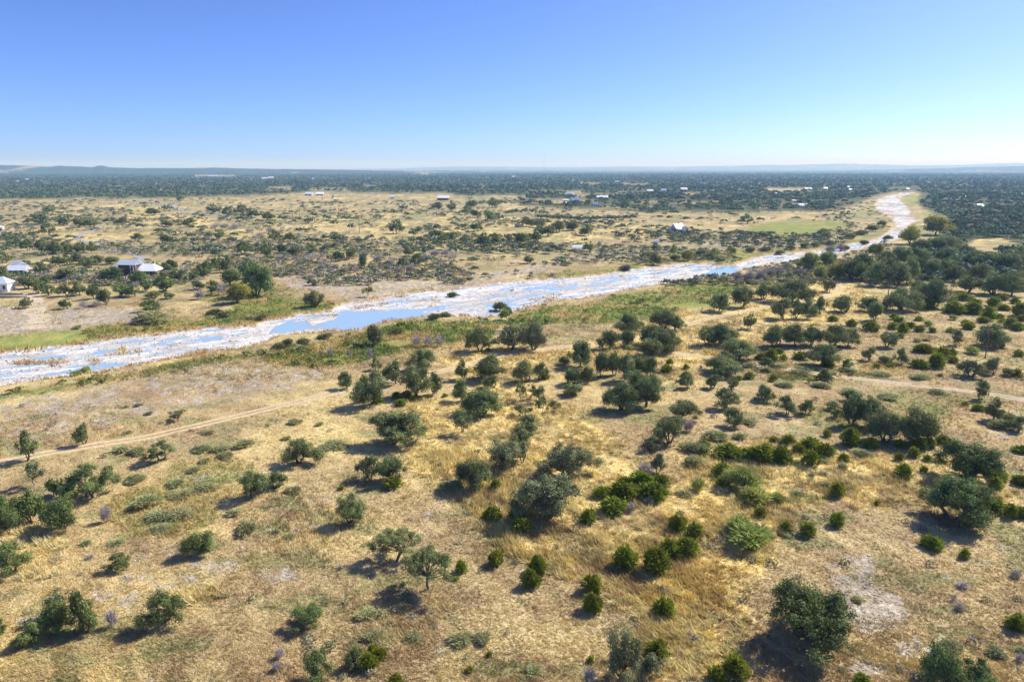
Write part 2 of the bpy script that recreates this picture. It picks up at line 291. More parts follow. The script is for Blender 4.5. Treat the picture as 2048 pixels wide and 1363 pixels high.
way('dirt_track',[(560,447),(585,453),(640,462),(700,474),(760,482),(820,496),(850,501),(880,505)],(0,),3.6,m_pale,'thin pale track crossing the plain beyond the grey thicket',step=2,lift=.12,seed=14,cuts=.45)
way('dirt_track',[(150,540),(190,553),(215,551),(250,549),(290,556)],(0,),4,m_pale,'dusty yard lane below the white roofed brown house',step=2,lift=.1,seed=15,cuts=.35)
# ---------------------------------------------------------------- hills on the skyline
def hills(name,dist,prof,label,colr,seed,back=2500,rough=1.0):
    u=np.arange(-900,2950,3.0); v=np.interp(u,[p[0] for p in prof],[p[1] for p in prof])
    ta=(u-CU)/F_PX; crest=CAM_H+dist*(336-v)/F_PX
    ks=np.concatenate([np.linspace(-1,0,14),np.linspace(.1,1,6)]); T,U=np.meshgrid(ks,ta,indexing='ij'); 
    dd=dist+T*back; X=U*dd; Y=dd
    cr=np.broadcast_to(crest,T.shape); prof_=np.where(T<0,sst(-1,0,T),1-.35*T)
    nz=(fbm(X/600,Y/600,seed,4)-.5)*2
    Z=-6+(cr+6)*prof_*(1+nz*.35*np.clip(-T*1.5,0,1)*(T<0)) + (fbm(X/90,Y/90,seed+3,3)-.5)*dist*.0011*rough
    Z=np.maximum(Z,-2)
    i=np.arange(T.size).reshape(T.shape); F=np.stack([i[:-1,:-1],i[:-1,1:],i[1:,1:],i[1:,:-1]],-1).reshape(-1,4)
    n=fbm(X/220,Y/500,seed+5,4); col=mixc(np.broadcast_to(c_(*colr),T.shape+(3,)),c_(.42,.34,.24),.8*sst(.60,.72,n))
    o=mesh_np(name,np.stack([X,Y,Z],-1).reshape(-1,3),F,m_hill,col=col.reshape(-1,3),smooth=True); return tag(o,label,'hills',kind='structure')
m_hill=mat('wooded hillside',vc=True,rough=.95,spec=.05,noise=[(.012,6,.7,1.3)])
hills('hills',7000,[(-900,327),(-300,329),(0,330),(60,331),(130,333.2),(148,331.5),(178,333),(212,334.5),(222,331.5),(232,331.2),(242,334),(280,336),(330,336),(400,336),(440,335),(480,336),(512,337),(600,338.2),(700,339.5),(760,341),(850,344.5),(950,348),(1060,352),(1250,365),(2900,365)],'low blue wooded ridge with two small knobs along the left skyline',(.07,.085,.05),11,back=900)
hills('hills',11500,[(-900,360),(560,345),(700,341),(820,339.8),(950,340.5),(1060,342),(1100,341.5),(1180,342.5),(1300,342),(1450,342.5),(1600,341.5),(1750,339),(1850,336),(1950,333.5),(2048,331.5),(2300,330),(2900,330)],'darker blue wooded rise below the far pale skyline on the right',(.07,.085,.05),23,back=2500)
hills('hills',23500,[(-900,340),(700,338),(820,336),(860,334.2),(920,333.2),(1020,333.8),(1120,334.5),(1200,334),(1240,333),(1330,334),(1400,332.4),(1460,331.5),(1520,330),(1560,330.5),(1600,329),(1640,328.5),(1670,327.3),(1700,328.5),(1740,329.5),(1800,331),(1860,330.5),(1900,330),(1960,327.5),(2000,326.8),(2048,327.5),(2300,326),(2900,327)],'very pale far ridge line on the horizon at the right',(.08,.09,.06),31,back=3500,rough=.6)
# ---------------------------------------------------------------- haze
hz=mesh_np('haze',[(x,y,z) for z in (-4,260) for y in (-600,30500) for x in (-36000,36000)],np.array([[0,1,3,2],[4,6,7,5],[0,4,5,1],[2,3,7,6],[0,2,6,4],[1,5,7,3]])[:,::-1],None)
hm=bpy.data.materials.new('hazy air'); hm.use_nodes=True; n_=hm.node_tree; n_.nodes.remove(n_.nodes['Principled BSDF']); pv=n_.nodes.new('ShaderNodeVolumePrincipled')
pv.inputs['Color'].default_value=(.33,.62,1.0,1); pv.inputs['Absorption Color'].default_value=(1,1,1,1); pv.inputs['Density'].default_value=1.0e-4; pv.inputs['Anisotropy'].default_value=.1
n_.links.new(pv.outputs[0],n_.nodes['Material Output'].inputs['Volume']); hz.data.materials.append(hm)
tag(hz,'pale blue haze over the distant plain','haze',kind='stuff')
# ---------------------------------------------------------------- foliage builders
rng=np.random.default_rng(7)
def leaf_quads(ctr,size,nrm,rg,asp=.62):
    """one small diamond leaf-spray per centre"""
    n=len(ctr); nrm=nrm/(np.linalg.norm(nrm,axis=1)[:,None]+1e-9)
    r=rg.normal(size=(n,3)); t=np.cross(nrm,r); t/=np.linalg.norm(t,axis=1)[:,None]+1e-9; b=np.cross(nrm,t)
    s=np.broadcast_to(size,(n,))[:,None]
    V=np.stack([ctr-t*s*.5,ctr+b*s*.5*asp,ctr+t*s*.5,ctr-b*s*.5*asp],1).reshape(-1,3)
    return V,np.arange(n*4).reshape(n,4)
def tube(pts,rad,sd=5):
    pts=np.array(pts,float); V=[];F=[]
    for i,(p,r) in enumerate(zip(pts,rad)):
        d=pts[min(i+1,len(pts)-1)]-pts[max(i-1,0)]; d/=np.linalg.norm(d)+1e-9
        a=np.cross(d,[.3,.9,.1]); a/=np.linalg.norm(a)+1e-9; b=np.cross(d,a)
        for k in range(sd): t=2*math.pi*k/sd; V.append(p+(a*math.cos(t)+b*math.sin(t))*r)
    for i in range(len(pts)-1):
        for k in range(sd): F.append([i*sd+k,i*sd+(k+1)%sd,(i+1)*sd+(k+1)%sd,(i+1)*sd+k])
    return np.array(V),np.array(F)
class Acc:
    def __init__(s): s.V=[];s.F3=[];s.F4=[];s.c=[];s.n=0
    def add(s,V,F,col=None):
        F=np.asarray(F); (s.F3 if F.shape[1]==3 else s.F4).append(F+s.n); s.V.append(V); s.n+=len(V)
        if col is not None: s.c.append(np.broadcast_to(col,(len(V),3)))
    def mesh(s,name,m,**k):
        Fs=[]
        if s.F3: Fs.append(np.concatenate(s.F3))
        if s.F4: Fs.append(np.concatenate(s.F4))
        return mesh_np(name,np.concatenate(s.V),Fs,m,col=np.concatenate(s.c) if s.c else None,**k)
def branches(rg,targets,base_r,fork,stems,spread=.09):
    """trunk stems that fork and reach each leaf clump; unit tree is 1 wide and 1 high"""
    A=Acc(); st=[]
    for k in range(stems):
        a=rg.uniform(0,6.28); r=spread*(0 if stems==1 else 1); top=np.array([math.cos(a)*r*1.6+rg.normal()*.03,math.sin(a)*r*1.6+rg.normal()*.03,fork*rg.uniform(.85,1.2)])
        b=np.array([math.cos(a)*r*.35,math.sin(a)*r*.35,-.03]); m=(b+top)/2+rg.normal(size=3)*[.03,.03,0]
        V,F=tube([b,m,top],[base_r*1.25,base_r*.95,base_r*.75],6); A.add(V,F); st.append(top)
    for t in targets:
        s=st[int(np.argmin([np.hypot(*(q[:2]-t[:2])) for q in st]))]
        m1=s*.6+t*.4+rg.normal(size=3)*.025; m1[2]-=.02; m2=s*.25+t*.75+rg.normal(size=3)*.025
        V,F=tube([s,m1,m2,t],[base_r*.55,base_r*.38,base_r*.22,base_r*.08],4); A.add(V,F)
        for _ in range(2):
            e=t+rg.normal(size=3)*[.07,.07,.05]; V,F=tube([m2,(m2+e)/2+rg.normal(size=3)*.01,e],[base_r*.16,base_r*.1,base_r*.04],3); A.add(V,F)
    return A
def clump_crown(rg,ctrs,rads,nleaf,ls,tone=(.62,1.38),flat=.75,up=.35):
    A=Acc(); rads=np.array(rads); w_=rads**2; cnt=np.maximum(3,(nleaf*w_/w_.sum()).astype(int))
    for c,r,k in zip(ctrs,rads,cnt):
        d=rg.normal(size=(k,3)); d/=np.linalg.norm(d,axis=1)[:,None]
        rr=r*(rg.uniform(.25,1,(k,1))**.5)*(1+.28*rg.normal(size=(k,1)))
        p=c+d*rr*[1,1,flat]
        # thin away part of each clump so gaps show
        kp=(np.sin(d[:,0]*4+c[0]*30)+np.sin(d[:,1]*4+c[1]*40)+rg.normal(size=k)*.7)>-1.9; p=p[kp]; d=d[kp]
        n=d*.95+rg.normal(size=p.shape)*.5+[0,0,up*.8]
        t=rg.uniform(*tone)*np.clip(1+.16*rg.normal(size=(len(p),1)),.6,1.5)
        V,F=leaf_quads(p,ls*rg.uniform(.7,1.35,len(p)),n,rg); A.add(V,F,np.repeat(t,4,0)*[1,1,1])
    return A
def oak_plan(rg,form):
    n={'full':34,'mid':26,'thin':24,'wind':16,'far':14}[form]; ctrs=[];rads=[]
    L_=.15 if form=='full' else .21; lobes=[(rg.uniform(-L_,L_),rg.uniform(-L_,L_)) for _ in range(3)]
    for i in range(n):
        L=lobes[i%3]; a=rg.uniform(0,6.28); q=rg.uniform(0,1)**.55*.36
        x=L[0]+math.cos(a)*q; y=L[1]+math.sin(a)*q; rr=min(1,math.hypot(x,y)/.5)
        dome=math.sqrt(max(0,1-rr*rr*.85)); z={'full':.25,'mid':.31,'wind':.3,'thin':.44,'far':.3}[form]+ (rg.uniform(.05,1)**.7)*.44*dome - .10*rr
        if form=='wind': x=x*1.0-.10+ (z-.6)*.1; z=.35+.5*rg.uniform(0,1)+ .15*x
        if form in('full','mid') and i%5==0: z=.20+.15*rg.uniform()
        r={'full':.165,'mid':.15,'thin':.14,'wind':.13,'far':.17}[form]*rg.uniform(.7,1.25)
        ctrs.append(np.array([x,y,min(z,.93-r*.6)])); rads.append(r)
    return ctrs,rads
def norm_top(A):
    V=np.concatenate(A.V); return V
m_bark=mat('grey brown bark',(.16,.13,.105),noise=[(9,3,.7,1.3)],rough=.9,spec=.1)
m_dead=mat('bleached grey twigs',(.44,.39,.385),noise=[(9,3,.7,1.3)],rough=.9,spec=.1)
def leafm(n,c,t=.22,rnd=.16): return mat(n,c,vc='mul',rough=.75,spec=.08,trans=t,rnd=rnd)
LM={'o':leafm('live oak leaves',(.22,.255,.10)),'d':leafm('dense dark oak leaves',(.17,.22,.075)),'g':leafm('green oak leaves',(.195,.24,.08)),
    'k':leafm('thin grey green oak leaves',(.25,.265,.13)),'j':leafm('juniper sprays',(.205,.285,.032),.25),'s':leafm('grey sage leaves',(.40,.405,.19),.2),
    'w':leafm('willow scrub leaves',(.38,.42,.12),.28),'y':leafm('yellow green leaves',(.36,.36,.07),.3),'r':leafm('olive bank scrub leaves',(.24,.25,.10),.22),'b':m_dead}
def twig_crown(rg,n,form='tree'):
    A=Acc()
    for _ in range(n):
        a=rg.uniform(0,6.28); q=rg.uniform(0,1)**.6; x,y=math.cos(a)*q*.42,math.sin(a)*q*.42; z=rg.uniform(.3,.95)*(1-.35*q)
        if form!='tree': z*=.9
        p=np.array([x,y,z]); s=p*[.45,.45,.6]; d=p-s
        k=4; t=rg.uniform(.1,1,(k,1)); c=s+d*t; e=c+rg.normal(size=(k,3))*[.09,.09,.08]+d*.2
        wv=rg.normal(size=(k,3))*.006; V=np.stack([c-wv,c+wv,e],1).reshape(-1,3); A.add(V,np.arange(k*3).reshape(k,3))
        V,F=tube([s,p],[.008,.003],3); A.add(V,F)
    return A
def tree_meshes(kind,form,lod,seed):
    rg=np.random.default_rng(seed)
    nl,ls={3:(15000,.027),2:(8500,.037),1:(2600,.06),0:(650,.11)}[lod]
    if kind=='b':
        ct=[np.array([math.cos(a)*q,math.sin(a)*q,z]) for a,q,z in zip(rg.uniform(0,6.28,9),rg.uniform(.1,.36,9),rg.uniform(.5,.85,9))]
        T=branches(rg,ct,.022,.25,rg.integers(1,4)); Cc=twig_crown(rg,{3:600,2:420,1:220,0:110}[lod])
        return T.mesh('trunk_mesh',m_dead,link=False),Cc.mesh('crown_mesh',m_dead,link=False)
    ctrs,rads=oak_plan(rg,form)
    if lod==3:   # near trees: break every bough into smaller leaf clumps
        c2=[];r2=[]
        for c,r in zip(ctrs,rads):
            for _ in range(4):
                d=rg.normal(size=3); d/=np.linalg.norm(d); q=c+d*r*.62*[1,1,.75]; q[2]=max(q[2],.1); c2.append(q); r2.append(r*rg.uniform(.42,.64))
        ctrs0=ctrs; ctrs=c2; rads=r2
    k={'full':1.5,'mid':1.1,'thin':.8,'wind':.8,'far':1.0}[form]
    T=branches(rg,ctrs0 if lod==3 else ctrs if lod>0 else ctrs[:6],.028 if form!='thin' else .022,.17 if form!='thin' else .32,int(rg.integers(1,4)))
    Cr=clump_crown(rg,ctrs,rads,int(nl*k),ls*(1 if form!='thin' else .9))
    zs=1/np.percentile(np.concatenate(Cr.V)[:,2],98.5)
    for q in Cr.V+T.V: q[:,2]*=zs
    return T.mesh('trunk_mesh',m_bark,link=False),Cr.mesh('crown_mesh',None,link=False)
def bush_mesh(kind,lod,seed):
    """bush 1 wide, 1 high, rooted at z=0"""
    rg=np.random.default_rng(seed); A=Acc()
    n={2:1500,1:520,0:150}[lod]; L={2:.085,1:.13,0:.22}[lod]
    if kind=='j':   # upright juniper: pointed sprays leaning out and up
        tips=[(rg.uniform(-.3,.3),rg.uniform(-.3,.3),rg.uniform(.5,.95)) for _ in range(16)]
        a=rg.uniform(0,6.28,n); q=rg.uniform(0,1,n)**.5; z=rg.uniform(.02,1,n)**.9
        env=np.clip(np.sin(np.clip(z*.80+.17,0,1)*math.pi),0.02,1)**.5*.5
        env*= .74+.30*vn(np.cos(a)*1.6+seed,np.sin(a)*1.6+z*1.5,seed+1)+.16*np.sin(a*7+z*5+seed*2)+.10*np.sin(a*3+seed)
        p=np.stack([np.cos(a)*q*env,np.sin(a)*q*env,z*(.62+.42*vn(np.cos(a)*2.2*q+seed,np.sin(a)*2.2*q,seed))],1)
        d=p*[1.1,1.1,0]+[0,0,.42]+rg.normal(size=p.shape)*.22; d/=np.linalg.norm(d,axis=1)[:,None]
        s=rg.normal(size=p.shape); s-=d*(s*d).sum(1)[:,None]; s/=np.linalg.norm(s,axis=1)[:,None]
        l=L*rg.uniform(.7,1.6,(n,1)); V=np.stack([p-s*l*.36,p+s*l*.36,p+d*l*1.5],1).reshape(-1,3)
        t=(.75+.5*vn(p[:,0]*5+9,p[:,1]*5+p[:,2]*4,seed))*rg.uniform(.8,1.2,n)
        cc=np.stack([t*(1+.25*z),t,t],1)
        A.add(V,np.arange(n*3).reshape(n,3),np.repeat(cc,3,0))
    else:
        k=9 if kind!='s' else 7
        for _ in range(k):
            a=rg.uniform(0,6.28); q=rg.uniform(0,.30); c=np.array([math.cos(a)*q,math.sin(a)*q,rg.uniform(.15,.55)*(1-q)]); m=n//k
            d=rg.normal(size=(m,3)); d/=np.linalg.norm(d,axis=1)[:,None]; d[:,2]=abs(d[:,2]); r=.26*rg.uniform(.3,1,(m,1))**.5
            p=c*[1,1,.7]+d*r*[1,1,1.3]; dd=p*[1.2,1.2,.2]+[0,0,.35]+rg.normal(size=p.shape)*.2; dd/=np.linalg.norm(dd,axis=1)[:,None]
            s=rg.normal(size=p.shape); s-=dd*(s*dd).sum(1)[:,None]; s/=np.linalg.norm(s,axis=1)[:,None]; l=L*rg.uniform(.7,1.5,(m,1))*1.1
            wd=.2 if kind in 'sw' else .34
            V=np.stack([p-s*l*wd,p+s*l*wd,p+dd*l*1.5],1).reshape(-1,3); V[:,2]=np.maximum(V[:,2],0); t=rg.uniform(.7,1.3)*rg.uniform(.8,1.2,m)
            A.add(V,np.arange(len(p)*3).reshape(-1,3),np.repeat(np.stack([t,t,t],1),3,0))
    V=np.concatenate(A.V); 
    for q in A.V: q[:,2]*=1/ V[:,2].max()
    return A.mesh('bush_mesh',None,link=False)
# libraries, made once and shared by the copies
LIB={}
def lib(kind,form,lod,k):
    key=(kind if kind=='b' else 't',form,lod,k)
    if key not in LIB: LIB[key]=tree_meshes(kind,form,lod,abs(hash((form,lod,k,'x' if kind=='b' else 'y')))%1 + k*13+lod*101+{'full':1,'mid':2,'thin':3,'wind':4,'far':5}[form]*1009+(77 if kind=='b' else 0))
    return LIB[key]
CM={}
def with_mat(me,kind):
    key=(me.name,kind)
    if key not in CM:
        c=me.copy(); c.materials.clear(); c.materials.append(LM[kind]); CM[key]=c
    return CM[key]
BL={}
def blib(kind,lod,k):
    kk='j' if kind=='j' else ('s' if kind in 'sw' else 'r'); key=(kk,lod,k)
    if key not in BL: BL[key]=bush_mesh(kk,lod,k*7+lod*31+ord(kk))
    return BL[key]
# ---------------------------------------------------------------- placement from the lists: (centre u, base v, width px, height px)
def solve_h(v,wpx,hpx,lo=.34,hi=1.25,zc=.6,sz=.4):
    D=depth_at(v); s=D/F_PX; W=wpx*s; T=hpx*s; dep=math.atan2(v-CV,F_PX)+PITCH; c_2,s_2=math.cos(dep),math.sin(dep)
    a,b=.05,60.
    for _ in range(40):
        h=(a+b)/2; t=zc*h*c_2+math.sqrt((sz*h*c_2)**2+(.42*W*s_2)**2)
        if t<T: a=h
        else: b=h
    return W,min(max(h,lo*W),hi*W)
# ---------------------------------------------------------------- what stands where: kind form | u v w h ; ...
TREES='''
g mid|28 1142 66 62;235 1139 46 36;404 1103 70 48;175 1263 45 44;606 1250 76 44;630 1366 66 68;712 1330 42 42;3 1268 30 36
g mid|162 1262 56 84;125 992 26 30
g mid|332 1243 82 66;185 994 98 80
g full|72 1278 62 42;45 1296 38 30;115 1262 60 60
k thin|118 1236 54 54;70 970 42 50;1220 1372 0 0
o wind|325 917 64 40;358 841 36 24;235 1139 0 0
o thin|790 1120 100 70;858 1178 118 92;925 863 52 50
k mid|1240 1368 84 104;1304 1345 52 42
d full|1605 1276 172 118;1938 965 132 90;1903 1034 132 100;1866 1378 84 86;1948 1388 104 70
o full|1702 848 52 66;1737 852 52 60;1772 884 78 68;1826 884 84 74;790 884 116 74;1243 820 66 58
o mid|1672 836 26 18;1661 818 24 16;1989 840 40 46;1698 800 28 24;1960 798 26 34;2040 862 40 32;1572 828 42 42;1614 828 36 32;1530 802 34 30
k full|1138 957 98 78;1098 1036 140 96
k mid|1005 938 88 62;1316 946 34 44;1300 900 36 32;1045 925 50 48
o mid|1064 860 58 34;1048 888 56 34;953 977 78 66;1340 886 66 56;1364 840 66 42;1470 850 46 38;1448 815 56 44;1292 812 62 66
o mid|740 955 52 50;778 965 62 54;600 927 68 52;504 994 64 54;550 976 48 36;700 1043 60 58
g full|20 1060 62 70;62 1042 56 62;128 1054 78 64;106 992 26 30
o mid|55 921 40 64;170 887 36 44;694 775 34 35;748 808 72 66;791 766 48 48;834 790 60 60;868 787 34 46;848 738 62 42;752 740 20 22
o full|965 830 92 56;985 758 64 52;1050 764 50 48
o mid|925 800 36 44;959 703 58 50;926 758 30 42;1080 757 32 36;985 775 40 28
k full|1022 699 58 52;1068 698 64 58
o full|1160 731 50 54;1203 754 34 52;1228 750 32 52;1253 760 34 58;1279 748 38 40;1301 752 34 42;1250 670 60 46;1305 692 54 46;1337 702 66 46;1300 712 52 38;1220 697 48 40;1256 694 34 36;1327 656 58 42;1352 660 36 30;1145 768 42 36;1176 766 34 36;1147 790 52 24;1272 792 54 54;1304 790 46 46;1127 728 28 18
o thin|1040 802 24 34;1060 797 20 26;1083 806 32 38;1042 830 46 26;1085 830 26 36;1108 823 30 26
o full|1412 690 50 40;1446 690 64 46;1478 719 82 44;1440 746 82 36;1438 621 48 38;1485 613 48 44;1526 598 32 34;1643 729 64 46;1665 692 60 46;1695 690 44 38;1590 692 60 46;1550 693 52 46;1620 690 40 40
o mid|1500 657 24 28;1428 776 32 30;1463 778 24 24;1525 797 32 32;1404 910 28 20;1530 735 24 20
k mid|1376 776 26 26;1940 753 56 36;1985 747 36 36;1911 690 22 28
o full|1584 604 88 46;1735 621 46 30;1750 641 34 38;1805 620 70 46;1866 612 70 58;1835 592 44 34;1983 692 76 46;1773 693 40 32;1687 624 50 36
o mid|1566 638 44 46;1592 636 32 40;1616 636 36 42;1641 629 32 40;1656 583 26 26;1740 721 28 30;1802 729 28 36;1697 736 24 18;1648 761 34 26;1773 726 38 16;1727 656 20 16;2012 751 28 18
y full|1676 558 38 36
w full|1620 540 46 38;1655 532 34 32;1640 557 28 28
o full|1706 560 48 46;1726 556 50 52;1752 570 50 50;1775 562 50 52;1792 572 48 50;1815 566 44 50;1770 535 44 36;1800 530 50 40;1832 528 48 36;1722 540 40 32;1850 545 40 36
y mid|1795 560 24 26
o full|1862 556 46 42;1888 556 44 42;1905 562 42 34;1935 584 48 34;1958 564 46 40;1985 588 60 46;2022 590 62 48;2048 580 50 44;1940 538 52 36;1976 542 54 38;2014 546 58 42;2046 540 46 40;1890 528 46 34;1925 517 44 28;1868 506 50 34;1895 498 44 28;1990 528 40 24;1954 522 36 22;2040 518 50 26;1838 510 46 34
y full|1872 470 58 40;1752 512 30 27;1822 488 44 40
w full|1866 452 36 22;1870 448 20 12
d full|515 592 76 68;464 571 46 34;496 556 46 36;277 570 36 32;225 561 48 30;1043 488 36 24
y full|478 606 48 42
y thin|736 592 24 20
r full|630 613 42 34;750 690 38 44
o full|79 447 42 22;158 455 30 22;184 454 32 20;88 506 30 30;110 508 34 28;135 560 50 26;55 577 40 28;10 563 30 32;175 536 36 24;155 528 30 24;196 529 34 20;224 528 32 16
r full|130 504 36 22;458 544 24 28
o mid|128 450 26 20;104 427 26 16;127 423 18 10;99 470 24 22;218 446 20 10;249 449 28 18;33 491 32 22;57 501 28 26;142 479 20 12;163 506 26 20;184 505 20 20;94 531 20 18;114 532 20 22;134 531 26 22;84 547 20 20;51 531 24 14;169 551 22 16;6 526 22 24
g mid|80 586 26 22;96 565 30 18;98 591 22 20;113 586 16 14;133 592 32 28;157 590 32 30;145 598 22 16;190 598 30 32;213 609 36 34;240 593 40 28;134 617 24 19;56 615 24 19;267 593 26 22
g mid|292 583 26 26;331 584 36 28;326 568 32 26;310 546 28 24;332 547 28 24;348 541 24 24;353 563 22 24;370 564 24 22;388 561 22 22;404 558 26 22;376 531 18 13;393 579 34 20;426 589 26 26;415 546 38 28;438 541 26 28
g mid|310 596 36 16;335 598 28 16;305 622 44 26;338 487 26 18;355 490 20 16;370 485 18 15;387 486 16 14;393 494 16 12;274 481 28 16;324 478 18 15;281 458 22 14;281 443 12 10;266 454 18 12
o mid|305 431 30 16;334 422 28 13;330 454 32 16;353 450 22 14;381 454 28 20;320 465 26 10;427 428 26 18;459 431 24 16;486 428 24 17;505 436 22 18;480 443 26 13;445 443 18 11;405 437 14 10;394 431 12 8;355 400 30 14;487 508 40 28;500 521 20 18;428 511 18 11;460 502 14 10;418 500 17 14;420 475 20 14;438 478 24 16
o mid|520 438 22 16;537 440 28 16;563 442 20 13;604 418 14 10;618 447 26 13;635 420 16 10;649 427 14 10;669 452 24 14;656 447 14 10;733 454 17 14;695 441 24 11;710 441 16 10;757 440 16 15;651 483 22 17;669 481 26 16;600 468 22 16;615 466 14 12;548 481 24 20;582 483 32 20;567 506 20 20;592 512 32 22;620 504 30 18;531 513 24 28;515 494 14 12;681 521 26 20;704 518 20 22;594 545 14 10;704 544 14 16;744 544 20 14;691 563 15 13
d mid|703 463 19 19;573 527 14 13;727 537 18 26
o mid|780 460 18 14;792 467 24 26;817 443 16 11;790 430 17 12;825 474 22 16;822 483 16 12;842 486 18 15;874 461 24 14;870 476 26 17;893 465 14 10;889 484 24 16;906 483 24 17;929 486 28 17;872 493 24 13;930 458 20 14;955 462 26 16;968 491 24 24;990 486 32 22;1015 481 22 16;935 429 24 16;955 435 24 16;975 441 32 22;1018 433 22 16;878 418 28 15;902 423 20 20;940 416 24 16;962 413 22 14;985 415 26 18;1005 413 22 16;808 421 24 12
r mid|996 439 20 12;1208 507 16 10
o mid|947 526 26 14;950 544 22 15;824 556 18 13;880 548 18 15;863 538 14 16;845 550 28 15;805 496 22 14;815 511 28 20;836 531 22 22;808 534 24 18;775 519 20 18;774 546 18 18;1003 500 17 11;995 507 14 12;980 511 14 10;1013 511 12 10
o full|1072 483 24 18;1078 471 24 18;1097 471 26 18;1053 453 26 18;1082 455 30 19;1115 464 32 24;1143 461 30 20;1176 471 26 18;1246 461 22 17
o mid|1213 453 12 10;1225 453 14 12;1174 450 22 10;1177 503 23 17;1211 499 14 11;1170 485 16 11;1056 527 27 17;1066 511 20 12;1038 500 18 12;1328 465 14 14;1319 438 15 10;1339 441 17 12;1372 443 21 12;1399 442 11 9;1447 446 19 10;1494 447 25 15;1520 443 20 10;1350 430 22 12
w full|1460 508 19 16;1348 510 14 20;1432 510 18 13
y full|1376 521 30 22
r full|1308 529 24 20;1650 480 24 14;1645 470 20 12
o full|1091 441 24 15;1107 442 24 15;1124 442 24 14;1140 443 24 14;1156 443 24 14;1172 444 24 14;1188 444 24 14;1204 444 24 15;1220 443 24 15;1236 443 24 15;1252 442 24 15;1266 441 22 14;1078 440 24 14;1030 431 22 16;1048 430 22 16;1066 430 22 15;1085 432 22 15
b thin|225 1252 32 54;1178 1368 36 62;212 1042 30 50;1288 953 46 40;1376 862 30 32;832 692 26 28;855 692 24 26;879 692 26 28;740 717 16 34;698 714 14 22;661 712 14 24
b mid|1475 563 32 30;1498 563 32 32;1520 560 32 32;1542 555 30 28;1560 548 24 22;161 561 24 18;168 616 22 20;193 613 24 16;272 577 20 18;370 544 26 16;392 544 26 16;446 590 26 30;400 598 28 28;430 456 26 13;450 456 26 13;470 458 26 14;1035 513 18 14;1660 505 30 24;1680 500 28 22
b mid|620 520 26 14;645 530 26 14;668 538 28 16;640 548 24 14;600 540 22 14;756 522 28 18;780 530 28 18;795 545 28 18;820 541 28 18;850 520 28 18;870 512 30 20;890 512 28 20;905 520 26 18;730 512 26 16;880 530 26 16;660 545 22 12;540 465 24 14;560 470 26 14;520 475 24 14;500 465 24 12;560 520 20 14;710 545 18 14
'''
